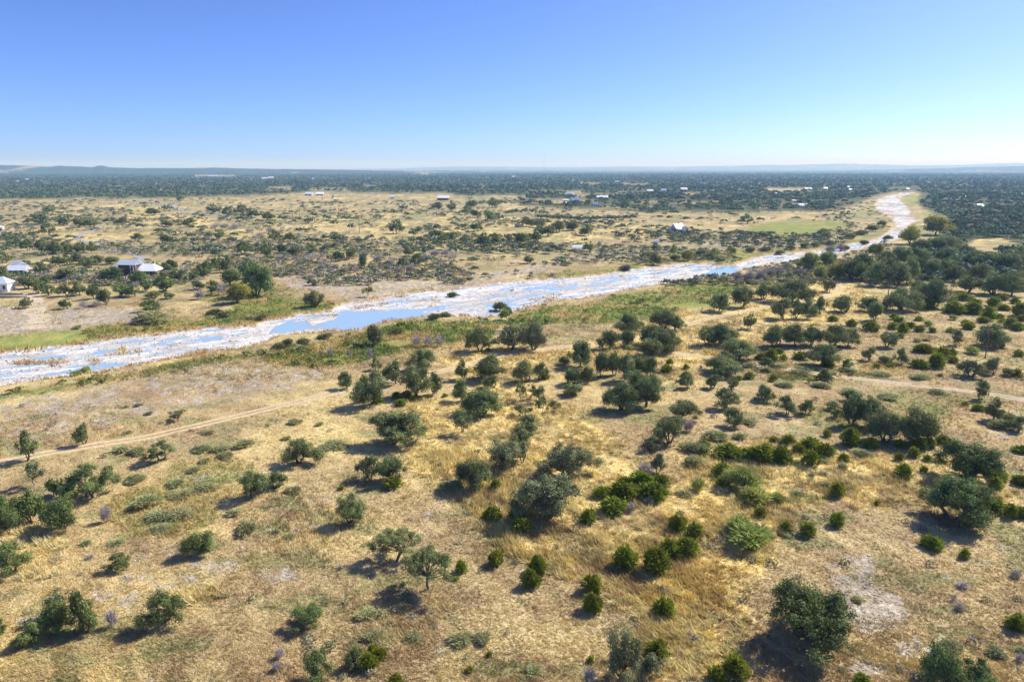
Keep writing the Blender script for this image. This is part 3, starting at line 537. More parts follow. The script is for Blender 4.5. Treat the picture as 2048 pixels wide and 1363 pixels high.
BUSHES='''
j|747 1305 20 26;738 1341 38 32;760 1322 26 34;792 1374 26 26;923 1147 24 26;992 1132 30 28;912 1162 12 10;979 1314 12 12;939 1346 15 14;1062 1178 36 40;1074 1150 36 34;1250 1140 42 44;1312 1150 54 50;1340 1120 46 44;1373 1116 42 42;1388 1080 34 34;1354 1066 36 32;1184 1187 34 37;1185 1227 36 38;1328 1238 42 48;1314 1320 44 36;1182 1325 14 18;1472 1360 50 58;1432 1366 34 36;1863 1100 38 28;1928 1117 20 20;2030 1262 38 34;1722 1376 34 28;1978 1028 48 30;2020 1038 26 26;2042 1038 28 22;1940 1050 28 18;1988 982 28 34;1994 962 42 24;2042 972 36 22;2042 907 30 18;1700 893 35 38;1740 898 24 22;1655 874 16 15;1621 903 38 32;1598 909 26 22;1650 913 30 24;1621 935 32 36;1687 924 18 18;1575 889 30 18;1547 884 15 13;1562 928 40 34;1798 922 22 20;1828 915 23 20;1855 922 15 17;1846 945 14 16;1806 958 32 30;1838 901 30 28;1857 897 20 26;1885 888 24 22;1801 896 24 18;1673 994 30 30;1753 1011 11 17;1615 1074 30 30;1570 1066 24 30;1674 1056 28 32;1955 822 22 13;1930 811 12 10
j|786 979 34 26;992 980 22 24;984 1046 36 34;1043 1069 40 34;1033 1041 26 28;1176 1048 31 33;1249 974 28 22;1285 977 48 34;1321 975 32 30;1250 1002 58 38;1308 1005 58 38;1205 998 40 26;1227 1030 52 36;1457 918 60 26;1498 914 28 20;1522 926 60 38;1443 952 32 30;1446 974 28 22;1520 1036 24 26;1405 897 26 22;1407 913 16 15;1445 878 14 12;1478 877 12 9
j|726 804 18 16;755 808 24 18;792 797 18 14;812 797 22 15;827 803 16 12;854 797 12 10;801 813 22 14;890 794 11 9;801 662 28 20;1091 758 18 15;975 706 14 12;1372 739 13 15;1372 763 24 20;1333 746 26 16;1339 729 12 14;1478 761 12 11;1498 758 19 15;1743 663 30 28;1850 618 36 20;1908 628 40 26;1945 628 36 24;1925 601 32 18;1951 609 24 14;1986 613 24 20;2006 601 18 14;2006 621 24 16;1976 641 26 28;1967 646 20 15;2038 633 28 28;2030 608 18 16;1930 651 14 13;1937 659 20 16;1998 638 16 13;2005 646 16 13;2018 656 22 20;2035 661 24 18;2042 643 18 14
j|1788 639 15 14;1798 648 17 15;1784 659 20 15;1805 666 20 20;1820 656 20 13;1839 664 21 15;1864 665 15 13;1799 676 15 13;1838 642 16 11;1846 706 40 20;1874 735 32 32;1884 717 28 28;1904 711 18 16;1906 726 22 17;1838 737 30 18;1665 643 18 12;1703 653 20 15;1542 724 26 26;1567 721 14 15;1601 719 28 16;1557 707 20 15;1546 762 15 14;2032 753 20 14;2036 713 17 15;1752 737 14 12;1780 736 14 11;2003 694 13 10;682 979 11 10;66 470 16 10;1530 720 22 18;1655 735 26 18;1520 720 20 14
s|575 1079 28 14;734 1239 54 20;742 1282 42 18;828 1286 40 20;921 1291 52 32;965 1288 48 30;1104 1142 30 24;1065 1354 38 34;1905 1300 40 22;1990 1316 44 26;2040 1308 28 20;1718 1206 28 14;1686 1343 20 18;1596 931 26 20;1648 927 22 16;1719 915 50 16;1570 1077 28 18;1595 992 26 18;1650 977 34 22;1702 981 26 14;1681 938 30 16;1644 951 20 12;1622 956 20 12;1995 858 54 20;1430 880 52 18;1480 878 30 12;1385 905 54 22;1392 935 52 22;1078 931 26 18;1372 994 32 34;590 849 30 12;640 851 20 10;668 899 60 14;905 987 58 34;587 989 36 16;575 880 24 9
b|1918 1224 28 18;1906 1204 18 18;2030 1157 28 20;1924 1180 32 14;1262 1027 28 22;1298 1013 26 20;2040 1325 26 20;560 1320 26 26;555 1345 24 22;180 1120 22 12;880 932 16 12
s|275 911 38 16;270 967 44 20;389 944 30 14;351 976 40 16;415 984 50 16;364 997 58 16;292 1018 62 28;320 1043 60 20;362 1040 60 20;320 1066 48 16;471 1032 34 16;492 1070 54 26;420 869 30 10;402 904 38 14;443 906 44 14;488 897 42 16;452 919 36 14;412 926 28 12;252 816 16 10;277 813 18 10;170 1091 26 10;233 1091 36 12;240 905 34 14;255 868 20 10;300 830 20 9;1555 737 38 10;1610 742 34 10;1336 704 40 12;307 650 74 30;158 658 24 20;600 700 30 12
s|1880 753 18 22;1832 684 22 15;1852 683 18 15;1500 735 30 12;1530 745 34 12;1700 746 40 10;1760 752 44 10;1840 760 44 12;1600 752 40 12;1640 775 44 12;1570 775 40 12;1700 790 50 12;1780 800 54 12;1880 790 40 12;500 640 26 12;1260 700 34 14;940 560 20 10;2012 840 40 16;1440 760 30 14;1500 850 30 14
w|1482 988 72 50;1512 1014 74 38;1476 962 42 24;1478 1072 58 38;1500 1104 100 38;1548 1010 46 24;1853 653 22 14;1905 666 22 12;1946 709 36 16;1905 640 20 12;1400 985 34 30;800 668 26 18;1280 655 20 14;1010 640 26 24;172 744 22 18;150 752 20 12
r|1700 478 26 12;1722 470 26 12;1745 463 26 14;1762 452 22 12;1728 488 22 10;1660 490 24 10;1630 494 22 9;1775 480 18 12;1500 505 24 12;1530 503 24 12;1400 512 24 14;1420 518 24 14;1350 522 26 14;905 592 22 12;1000 620 30 20;1015 628 22 18;575 692 26 16;560 698 30 12;605 690 30 12;650 678 26 10;870 640 30 14;890 633 26 12;1310 500 26 12;1290 515 24 12;1250 540 26 8;1690 500 18 12;1580 500 20 12;1560 508 22 10;1610 496 24 12;430 630 30 12;450 636 30 12;525 640 22 14
'''
ORD=['','first','second','third','fourth','fifth','sixth','seventh','eighth','ninth','tenth','eleventh','twelfth','thirteenth','fourteenth','fifteenth','sixteenth','seventeenth','eighteenth','nineteenth','twentieth']
MARKS=[('the big dark oak at lower right',1605,1215),('the lower right gravel',1735,1200),('the two large oaks at right',1920,965),('the pale willow scrub',1490,1010),
('the leafless tree in junipers',1288,955),('the lower left gravel',260,1200),('the two thin bottom oaks',825,1120),('the bottom left corner',60,1310),('the bottom right corner',1960,1340),
('the left track end',60,905),('the left sage tufts',330,1010),('the straight left track',430,845),('the bottom left-centre edge',650,1340),('the bottom edge at centre',1230,1340),
('the oaks where track meets trees',800,775),('the golden clearing at centre',960,880),('the broad grey oaks at centre',1110,960),('the central oak grove',1250,735),('the low juniper pair',1185,1200),
('the pale track at right',1760,775),('the middle of the pale track',1560,745),('the tall pole on the right',1772,620),('the right edge pole',1971,700),('the riverside track bend',1675,590),
('the track near right oaks',1450,640),('the open blue pool',740,640),('the white rapids at left',200,735),('the yellow riverside tree',478,600),('the brown white-roofed house',275,545),
('the small long roofed cottage',35,545),('the left edge white house',8,590),('the far bank limestone shelf',830,575),('the open river shelter',1155,500),('the steep roofed white house',1358,460),
('the green river meadow',1580,460),('the winding grey drive',190,485),('the dark tree hedge',1175,440),('the grey far thicket',810,525),('the far river bend',1800,440),
('the right woods clearing',1985,490),('the wooded river bank',1775,545),('the far long barn roof',1204,410),('the far red porch house',885,415),('the twin far roofs',628,430),
('the far left road curve',380,430),('the small shed at far left',30,450),('the wooded right edge',2010,570),('the pale left bank path',75,640),('the middle open plain',600,490),('the leafless trees by the rapids',1515,575),
('the mid river sedge islands',1230,600),('the right grassland shrubs',1860,690),('the right edge shrubs',2020,650),('the right slope juniper belt',1600,905),('the right slope oaks',1790,860),('the plain near the shelter',960,500)]
REC=[]  # every plant: object, kind word, look words, u, v
KW={'o':('live_oak','live oak','blue-green','tree'),'g':('live_oak','live oak','bright green','tree'),'d':('live_oak','live oak','dark dense','tree'),'k':('live_oak','live oak','grey-green','tree'),
    'y':('cottonwood_tree','tree','yellow-green','tree'),'w':('willow_tree','willow','light green','tree'),'r':('scrub_tree','bushy tree','olive','tree'),'b':('bare_tree','leafless grey tree','','tree')}
BW={'j':('juniper_bush','juniper','green','bush'),'s':('sage_shrub','shrub','low grey-green','shrub'),'w':('willow_shrub','willow shrub','light green','shrub'),'r':('bank_shrub','bank shrub','olive','shrub'),'b':('bare_shrub','leafless shrub','grey','shrub')}
def parse(s):
    for ln in s.strip().splitlines():
        hd,bd=ln.split('|'); hd=hd.split()
        for q in bd.split(';'):
            u,v,w_,h_=map(float,q.split())
            if w_>1: yield hd,u,v,w_,h_
rnd=random.Random(5)
allt=[(hd,u,v,w_,h_) for hd,u,v,w_,h_ in parse(TREES)]
oaks=sorted([t for t in allt if t[0][0] in 'ogdk'],key=lambda t:-t[3]*t[4]); OAK_THINGS=set(id(t) for t in oaks[:298]); LEFT=[t for t in oaks[298:]]
def size_word(w_m): return 'large' if w_m>9.5 else 'mid-sized' if w_m>6 else 'small'
nt_=0
for t in allt:
    hd,u,v,w_,h_=t; kind,form=hd
    if kind in 'ogdk' and id(t) not in OAK_THINGS: continue
    v=min(v,1372) if v<1380 else v
    W,H=solve_h(v,w_,h_,lo=.38 if kind!='b' else .5,hi=1.7)
    lod=3 if w_>92 else 2 if w_>58 else 1 if w_>26 else 0
    nv={3:4,2:5,1:5,0:4}[lod] if form in('full','mid') else 2
    k=nt_%nv; nt_+=1
    tm,cmh=lib(kind,form,lod,k)
    x,y=P(u,v-.0*h_); z=float(hgt(x,y)[0])
    nm,word,look_,cat=KW[kind]
    root=bpy.data.objects.new(nm,None); C.collection.objects.link(root); root.empty_display_size=.5
    root.location=(x,y,z-.05); root.rotation_euler=(0,0,rnd.uniform(0,6.28) if form!='wind' else rnd.uniform(-.4,.4)); W*=(1.04 if lod==3 else .98) if lod else 1.15; H*=(.84 if lod==3 else .90) if lod else 1.08; root.scale=(W,W*rnd.uniform(.9,1.05),H)
    a=bpy.data.objects.new('trunk',tm); C.collection.objects.link(a); a.parent=root
    b=bpy.data.objects.new('crown',with_mat(cmh,kind)); C.collection.objects.link(b); b.parent=root
    root['category']=cat; root['group']={'o':'live oaks on the rangeland','g':'live oaks on the rangeland','d':'live oaks on the rangeland','k':'live oaks on the rangeland'}.get(kind,'leafless trees' if kind=='b' else 'riverside trees')
    fw={'full':'bushy','mid':'round-topped','thin':'thin-crowned','wind':'wind-leaned'}[form]
    REC.append([root,word,(size_word(W)+' '+fw+' '+look_).strip() if kind!='b' else size_word(W+3),u,v,w_*h_])
for hd,u,v,w_,h_ in parse(BUSHES):
    kind=hd[0]; nm,word,look_,cat=BW[kind]
    if kind=='s' : W,H=solve_h(v,w_,h_,lo=.16,hi=.36,zc=.5,sz=.5); v_=v
    else: W,H=solve_h(v,w_,h_,lo=.45,hi=1.15,zc=.5,sz=.5)
    if kind=='j': H*=rnd.uniform(.85,1.15)
    dep=math.atan2(v-CV,F_PX)+PITCH
    vb=v-.30*w_*math.sin(dep)
    lod=2 if w_>34 else 1 if w_>17 else 0
    if kind=='b': me=with_mat(lib('b','mid',1 if w_>20 else 0,nt_%3)[1],'b')
    else: me=with_mat(blib(kind,lod,nt_%4),kind)
    nt_+=1; x,y=P(u,vb); z=float(hgt(x,y)[0])
    o=bpy.data.objects.new(nm,me); C.collection.objects.link(o); o.location=(x,y,z-.04); o.rotation_euler=(0,0,rnd.uniform(0,6.28)); sx=rnd.uniform(.92,1.08); o.scale=(W*sx*(1.08 if kind=='j' else 1),W*1.0,H)
    o['category']=cat; o['group']={'j':'junipers dotted over the grassland','s':'low grey-green shrubs','w':'willow scrub','r':'shrubs along the river banks','b':'leafless shrubs'}[kind]
    REC.append([o,word,('wide ' if W>4.2 else 'small ' if W<2 else '')+look_,u,v,w_*h_])
# labels: look, then place beside a landmark, then order from the left where several remain alike
def rel(u,v,m):
    du,dv=(u-m[1]),(v-m[2])*2.2
    if abs(du)<18 and abs(dv)<14: return 'at'
    if abs(du)>abs(dv): return 'left of' if du<0 else 'right of'
    return 'before' if dv>0 else 'behind'
cells={}
for r in REC:
    m=min(MARKS,key=lambda m:math.hypot((r[3]-m[1]),(r[4]-m[2])*2.2)); cells.setdefault((r[1],r[2],rel(r[3],r[4],m),m[0]),[]).append(r)
for (word,lk,rl,mk),rs in cells.items():
    rs.sort(key=lambda r:r[3])
    for i,r in enumerate(rs):
        pre='' if len(rs)==1 else ('left ' if i==0 else 'right ') if len(rs)==2 else (ORD[i+1]+' from left, ')
        r[0]['label']=' '.join((pre+lk+' '+word+' '+rl+' '+mk).split())
# ---------------------------------------------------------------- woods too many to count, low scrub, grass, gravel
def Pn(u,v,z=0.0):
    x=(u-CU)/F_PX; y=-(v-CV)/F_PX; dy=y*SP+CP; dz=y*CP-SP; t=(z-CAM_H)/dz
    return x*t,dy*t
rg=np.random.default_rng(21)
def blob_trees(x,y,z,w,h,nq,ls,tone,rg,colr):
    """many small leafy crowns in one mesh: nq leaf sprays each"""
    n=len(x); d=rg.normal(size=(n,nq,3)); d/=np.linalg.norm(d,axis=2)[...,None]; d[...,2]=np.abs(d[...,2])*1.0-.25
    rr=rg.uniform(.45,1,(n,nq,1))*(1+.25*np.sin(np.arctan2(d[...,1],d[...,0])*3+rg.uniform(0,6,(n,1))))[...,None]
    p=d*rr*np.stack([w/2,w/2,h*.42],1)[:,None,:]+np.stack([x,y,z+h*.52],1)[:,None,:]
    nn=d*.8+rg.normal(size=p.shape)*.55+[0,0,.4]
    V,F=leaf_quads(p.reshape(-1,3),np.repeat(w*ls,nq)*rg.uniform(.7,1.3,n*nq),nn.reshape(-1,3),rg,asp=.8)
    t=np.repeat(tone,nq)*rg.uniform(.75,1.25,n*nq); col=np.repeat(np.repeat(colr,nq,0)*t[:,None],4,0)
    return V,F,col
m_wood=mat('distant oak foliage',vc=True,rough=.7,spec=.1,trans=.12)
WA=Acc()
cols=np.array([[.12,.165,.085],[.14,.195,.09],[.19,.22,.13],[.10,.145,.08],[.22,.20,.13]])
for v0,v1,nq,ls,dens in [(346,354,8,.5,1.),(354,364,9,.5,1.1),(364,380,14,.42,1.1),(380,400,24,.32,1.2),(400,440,44,.24,1.2),(440,475,90,.17,1.7),(475,570,110,.15,1.4)]:
    vm=(v0+v1)/2-336; n=int(2600*(v1-v0)/(.5*.021*max(vm,8)**2)*dens*2.0)
    u=rg.uniform(-260,2320,n); v=rg.uniform(v0,v1,n); x,y=Pn(u,v); m=maps(x,y)
    kp=(m['forest']>.5)&(m['river']<.05)&(m['lawn']<.2)&(fbm(x/70,y/70,301,3)*.6+fbm(x/22,y/22,303,2)*.4>(.24+.05*(v>440)+.09*(v>500)))
    x,y,u,v=x[kp],y[kp],u[kp],v[kp]; n=len(x); w_=rg.uniform(6.5,12,n); h_=rg.uniform(4.5,8,n)*np.where((v>440)&(u<1900),.72,1)
    V,F,cc=blob_trees(x,y,np.zeros(n),w_,h_,nq,ls,rg.uniform(.7,1.35,n)*(.55+.9*fbm(x/160,y/220,307,3)),rg,cols[rg.choice(5,n,p=[.4,.2,.12,.2,.08])]); WA.add(V,F,cc)
# the far small oaks on the open plain past the three hundred nearest
for hd,u,v,w_,h_ in LEFT:
    x,y=P(u,v); W,H=solve_h(v,w_,h_)
    V,F,cc=blob_trees(np.array([x]),np.array([y]),np.array([0.]),np.array([W]),np.array([H]),110,.14,np.array([rnd.uniform(.8,1.2)]),rg,cols[[rnd.choice([0,1,3])]]); WA.add(V,F,cc)
n=5600; u=rg.uniform(-200,1700,n); v=398+rg.uniform(0,1,n)**1.1*110; x,y=Pn(u,v); m=maps(x,y)
kp=(m['forest']<.5)&(m['river']<.02)&(m['lawn']<.3)&(fbm(x/55,y/80,411,3)>.47+.16*rg.uniform(size=n)); x,y=x[kp],y[kp]; n=len(x); w_=rg.uniform(2.2,7,n)
V,F,cc=blob_trees(x,y,np.zeros(n),w_,w_*rg.uniform(.55,.75,n),60,.19,rg.uniform(.75,1.3,n),rg,cols[rg.choice(5,n)]); WA.add(V,F,cc)
# scrub
tag(WA.mesh('woodland',m_wood),'dark oak woods covering the far plain and the right bank','woodland',kind='stuff')
SA=Acc(); n=15000; u=rg.uniform(-200,1780,n); v=396+rg.uniform(0,1,n)**.75*175; x,y=Pn(u,v); m=maps(x,y)
q=fbm(x/38,y/38,401,4); kp=(m['forest']<.5)&(m['river']<.02)&(m['lawn']<.3)&(q>.44+.12*rg.uniform(size=n))
x,y,v=x[kp],y[kp],v[kp]; n=len(x); s_=rg.uniform(.8,3.4,n)*(1+.3*(v<440)); sc=np.array([[.33,.31,.17],[.20,.23,.10],[.40,.35,.31],[.14,.19,.08],[.42,.37,.20]])
V,F,cc=blob_trees(x,y,np.zeros(n),s_*1.4,s_*.8,34,.24,rg.uniform(.75,1.25,n),rg,sc[rg.choice(5,n,p=[.3,.2,.25,.15,.1])]); SA.add(V,F,cc)
n=420; u=rg.uniform(-100,2150,n); v=560+rg.uniform(0,1,n)*860; x,y=Pn(u,v); m=maps(x,y)
q=fbm(x/15,y/12,405,3); kp=(m['river']<.02)&(m['lawn']<.3)&(q>.50+.12*rg.uniform(size=n)); x,y=x[kp],y[kp]; n=len(x); s_=rg.uniform(.35,1.1,n)
V,F,cc=blob_trees(x,y,hgt(x,y),s_*1.8,s_*.8,60,.16,rg.uniform(.8,1.2,n),rg,np.array([[.34,.32,.19],[.28,.29,.13],[.32,.28,.22]])[rg.choice(3,n)]); SA.add(V,F,cc)
# tall bank growth: reeds and sedge scrub
n=5200; u=rg.uniform(-200,1850,n); v=440+rg.uniform(0,1,n)*360; x,y=Pn(u,v); m=maps(x,y)
kp=(m['river']<.05)&(m['lawn']<.3)&(m['green']>.45)&(fbm(x/9,y/9,407,3)>.44); x,y=x[kp],y[kp]; n=len(x); s_=rg.uniform(.5,1.7,n)
V,F,cc=blob_trees(x,y,np.zeros(n),s_*1.8,s_*.9,40,.2,rg.uniform(.8,1.25,n),rg,np.array([[.20,.24,.055],[.27,.24,.08],[.14,.18,.045],[.33,.23,.10]])[rg.choice(4,n,p=[.35,.2,.3,.15])]); SA.add(V,F,cc)
m_scr=mat('scrub foliage',vc=True,rough=.75,spec=.1,trans=.15)
tag(SA.mesh('scrub',m_scr),'low olive and grey scrub scattered over the plain and banks','scrub',kind='stuff')
# grass tufts
def tufts(n,v0,v1,pw,seed,hmul=1.0,blades=5,wid=1.0,big=False):
    rg=np.random.default_rng(seed); u=rg.uniform(-450,2500,n); v=v0+(v1-v0)*rg.uniform(0,1,n)**pw; x,y=Pn(u,v); m=maps(x,y)
    rv=m['river']; isl=(rv>.55)&(fbm(x/11,y/11,511,3)>.66)&(m['pool']<.2); edge=(rv>.03)&(rv<=.7)
    rock=m['rock']*sst(.5,.4,fbm(x/2.4,y/2.4,40,4)+(1-m['rock'])*.55-.08)
    kp=((rv<.03)|isl|(edge&(rg.uniform(size=n)<.7)))&(rg.uniform(size=n)>rock*.85)&(m['lawn']<.35)
    if big: kp&=(m['gold']*sst(.35,.55,fbm(x/9,y/6,610,3))+.2*sst(.62,.70,fbm(x/8,y/8,611,3))>.30)&(rg.uniform(size=n)<.75)&(rv<.02)&(m['rock']<.3)
    # keep the tracks bare
    x,y=x[kp],y[kp]; m={k:a[kp] for k,a in m.items()}; isl=isl[kp]|edge[kp]
    for T,half in ((TRW1,2.1),(TRW2,2.1)):
        kp=np.ones(len(x),bool)
        for i in range(0,len(x),20000):
            d=np.hypot(x[i:i+20000,None]-T[None,:,0],y[i:i+20000,None]-T[None,:,1]).min(1); kp[i:i+20000]=d>half*(.8+.5*rg.uniform(size=len(d)))
        x,y=x[kp],y[kp]; m={k:a[kp] for k,a in m.items()}; isl=isl[kp]
    n=len(x); g=m['gold']; tall=np.clip(.18+.50*g*sst(.3,.6,fbm(x/6,y/6,2,3))+.25*sst(.5,.7,fbm(x/14,y/14,520,3))+.35*isl+.3*m['green'],.12,.9)*rg.uniform(.6,1.3,n)*hmul
    z=hgt(x,y); col=ground_col(x,y,m); col=np.where(isl[:,None],np.array([.50,.31,.12])*rg.uniform(.7,1.3,(n,1)),col*np.array([1.12,1.13,1.0]))
    yl=sst(.46,.62,fbm((x*.62-y*.78)/6,(x*.78+y*.62)/1.5,26,4)*.7+.3*fbm(x/1.5,y/1.5,530,2))[:,None]; col=col*(1-yl*.5)+np.array([.80,.68,.36])*yl*.5*(1-m['green'][:,None])+col*yl*.5*m['green'][:,None]
    if big: tall=rg.uniform(.5,.95,n); col=np.array([.74,.64,.32])*rg.uniform(.75,1.1,(n,1))
    th=fbm(x/25,y/25,540,2)*3-1.5+R(150); wx,wy=np.cos(th),np.sin(th)
    B=blades; lean=rg.uniform(.25,1.0,(n,B,1)); ox=rg.normal(size=(n,B,2))*.16*wid*(.5+tall)[:,None,None]
    base=np.stack([x,y,z],1)[:,None,:]+np.concatenate([ox,np.zeros((n,B,1))],2); hh=tall[:,None,None]*rg.uniform(.6,1.3,(n,B,1))
    sp=rg.normal(size=(n,B,2))*(.8 if big else .55); dirv=np.stack([wx,wy],1)[:,None,:]*.8+sp
    tip=base+np.concatenate([dirv*lean*hh,hh],2); sd=rg.normal(size=(n,B,2)); sd/=np.linalg.norm(sd,axis=2)[...,None]; wd=(.035+.05*tall[:,None,None])*wid
    off=np.concatenate([sd*wd,np.zeros((n,B,1))],2); V=np.stack([base-off,base+off,tip],2).reshape(-1,3)
    t=rg.uniform(.72,1.3,(n,B,1)); c=np.broadcast_to((col[:,None,:]*t)[:,:,None,:],(n,B,3,3)).reshape(-1,3)
    return V,np.arange(len(V)).reshape(-1,3),np.clip(c,0,.9)
TRW1=resample([P(*q) for q in TR1],1.2); TRW2=resample([P(*q) for q in TR2],1.2)
GA=Acc()
for a in ((150000,700,1440,.8,61,1.0,5,1.0),(74000,520,760,.8,62,1.25,4,1.9)):
    V,F,cc=tufts(*a); GA.add(V,F,cc)
V,F,cc=tufts(20000,640,1440,.8,63,1.0,16,1.0,True); GA.add(V,F,cc)
m_grass=mat('dry grass blades',vc=True,rough=.8,spec=.15,trans=.25)
tag(GA.mesh('grass',m_grass),'dry golden bunch grass bent by the wind','grass',kind='stuff')
# limestone rubble
n=9000; u=rg.uniform(-60,2110,n); v=rg.uniform(840,1430,n); x,y=Pn(u,v); m=maps(x,y); kp=rg.uniform(size=n)<np.clip(m['rock']*.9+.05,0,1); x,y=x[kp],y[kp]
n2=6000; u=rg.uniform(0,1500,n2); v=rg.uniform(540,800,n2); x2,y2=Pn(u,v); m2=maps(x2,y2); kp=(m2['river']>.5)&(m2['pool']<.5); x2,y2=x2[kp],y2[kp]
n1=len(x); x=np.concatenate([x,x2]); y=np.concatenate([y,y2]); n=len(x); z=hgt(x,y); s=rg.uniform(.05,.20,n)*np.where(np.arange(n)<n1,1,2.2)*np.where(rg.uniform(size=n)<.05,1.8,1)
oc=np.array([[1,0,0],[0,1,0],[-1,0,0],[0,-1,0],[0,0,1.],[0,0,-.4]]); V=(oc[None]*(1+.35*rg.normal(size=(n,6,1))))*s[:,None,None]*[1.2,1,.6]
a=rg.uniform(0,6.28,n); ca,sa=np.cos(a)[:,None],np.sin(a)[:,None]; V=np.stack([V[...,0]*ca-V[...,1]*sa,V[...,0]*sa+V[...,1]*ca,V[...,2]],-1)+np.stack([x,y,z],1)[:,None,:]
F=np.array([[0,1,4],[1,2,4],[2,3,4],[3,0,4],[1,0,5],[2,1,5],[3,2,5],[0,3,5]]); F=(F[None]+np.arange(n)[:,None,None]*6).reshape(-1,3)
lc=np.repeat(rg.uniform(.7,1.25,(n,1))*np.array([.52,.48,.44]),6,0); tag(mesh_np('limestone_rubble',V.reshape(-1,3),F,mat('limestone rubble',vc=True,rough=.9,spec=.1),col=np.clip(lc,0,.85)),'loose pale limestone rubble','rubble',kind='stuff')
# ---------------------------------------------------------------- buildings and other built things
def box_vf(x0,x1,y0,y1,z0,z1):
    V=[(x,y,z) for z in (z0,z1) for y in (y0,y1) for x in (x0,x1)]
    return np.array(V,float),np.array([[0,2,3,1],[4,5,7,6],[0,1,5,4],[2,6,7,3],[0,4,6,2],[1,3,7,5]])
def obj(name,parts,m,parent=None):
    A=Acc()
    for V,F in parts:
        A.add(np.asarray(V,float),np.asarray(F))
    return A.mesh(name,m,parent=parent)
def poly_obj(name,V,faces,m,parent):
    me=bpy.data.meshes.new(name); me.from_pydata([tuple(v) for v in V],[],faces); me.materials.append(m); me.update(); o=bpy.data.objects.new(name,me); C.collection.objects.link(o); o.parent=parent; return o
B={'white':mat('white painted boards',(.78,.77,.74),noise=[(3,3,.93,1.05)]),'roofw':mat('white metal roof',(.90,.91,.93),rough=.45,spec=.5,noise=[(.8,3,.95,1.04)]),'roofg':mat('pale blue grey metal roof',(.62,.68,.78),rough=.4,spec=.5,noise=[(.8,3,.93,1.05)]),
 'red':mat('dark red brown siding',(.17,.07,.06),noise=[(3,3,.85,1.15)]),'stone':mat('pale tan stone',(.52,.42,.30),noise=[(2.5,4,.8,1.2)]),'tan':mat('tan stucco',(.62,.48,.34),noise=[(3,3,.9,1.1)]),'wood':mat('dark weathered wood',(.17,.12,.085),noise=[(6,4,.75,1.25)]),
 'glass':mat('dark window glass',(.03,.04,.05),rough=.1,spec=.8),'blue':mat('blue metal roof',(.16,.30,.62),rough=.45,spec=.5),'brown':mat('brown shingle roof',(.30,.21,.17),noise=[(3,3,.85,1.15)]),'conc':mat('pale concrete',(.62,.59,.54),noise=[(2,4,.85,1.1)]),
 'metal':mat('galvanised steel',(.42,.44,.46),rough=.5,metal=.4),'redm':mat('red barn metal',(.42,.10,.08)),'rubber':mat('tyre rubber',(.03,.03,.03)),'grey':mat('grey porcelain',(.5,.5,.52))}
def gable(root,w,d,hw,hr,cx=0,cy=0,rz=0,wall='white',roof='roofw',z0=0,over=.5,hip=0,open_=False,wins=(),thick=.14):
    """ridge along local x; walls w by d"""
    c,s=math.cos(rz),math.sin(rz)
    def T(L): L=np.array(L,float); return np.stack([L[:,0]*c-L[:,1]*s+cx,L[:,0]*s+L[:,1]*c+cy,L[:,2]],1)
    a,b=w/2,d/2
    if not open_:
        hp=min(hip,a) if hip else 0
        V=[(-a,-b,z0),(a,-b,z0),(a,b,z0),(-a,b,z0),(-a,-b,z0+hw),(a,-b,z0+hw),(a,b,z0+hw),(-a,b,z0+hw)]
        if hip: fs=[(0,1,5,4),(1,2,6,5),(2,3,7,6),(3,0,4,7),(4,5,6,7)]
        else: V+=[(-a,0,z0+hw+hr-.02),(a,0,z0+hw+hr-.02)]; fs=[(0,1,5,4),(2,3,7,6),(1,2,6,9,5),(3,0,4,8,7)]
        wo=poly_obj('wall',T(V),fs,B[wall],root)
        for (side,px,pz,ww,wh) in wins:
            if side=='f': L=box_vf(px-ww/2,px+ww/2,-b-.05,-b+.03,z0+pz,z0+pz+wh)
            elif side=='l': L=box_vf(-a-.05,-a+.03,px-ww/2,px+ww/2,z0+pz,z0+pz+wh)
            else: L=box_vf(a-.03,a+.05,px-ww/2,px+ww/2,z0+pz,z0+pz+wh)
            q=obj('door' if pz<.2 else 'window',[(T(L[0]),L[1])],B['glass'],wo if False else root)
    sl=hr/b; e=over; A_=a+e; Bb=b+e; ez=z0+hw-e*sl+.02; rz_=z0+hw+hr+.02; hx=A_-(hip if hip else 0)
    V=[(-A_,-Bb,ez),(A_,-Bb,ez),(A_,Bb,ez),(-A_,Bb,ez),(-hx,0,rz_),(hx,0,rz_)]
    V+=[(x,y,z+thick) for x,y,z in V]
    fs=[(7,11,10,6)[::-1],(9,10,11,8)[::-1],(6,10,9)[::-1],(7,8,11)[::-1],(0,4,5,1)[::-1],(2,5,4,3)[::-1],(0,3,4)[::-1],(1,5,2)[::-1],(0,1,7,6),(2,3,9,8),(1,2,8,7),(3,0,6,9)]
    ro=poly_obj('roof',T(V),fs,B[roof],root); return ro
def root_at(name,label,cat,u,v,rz=0,group=None,z=None):
    r=bpy.data.objects.new(name,None); C.collection.objects.link(r); x,y=P(u,v); r.location=(x,y,0 if z is None else z); r.rotation_euler=(0,0,rz); tag(r,label,cat,group); return r
def S(v): return depth_at(v)/F_PX
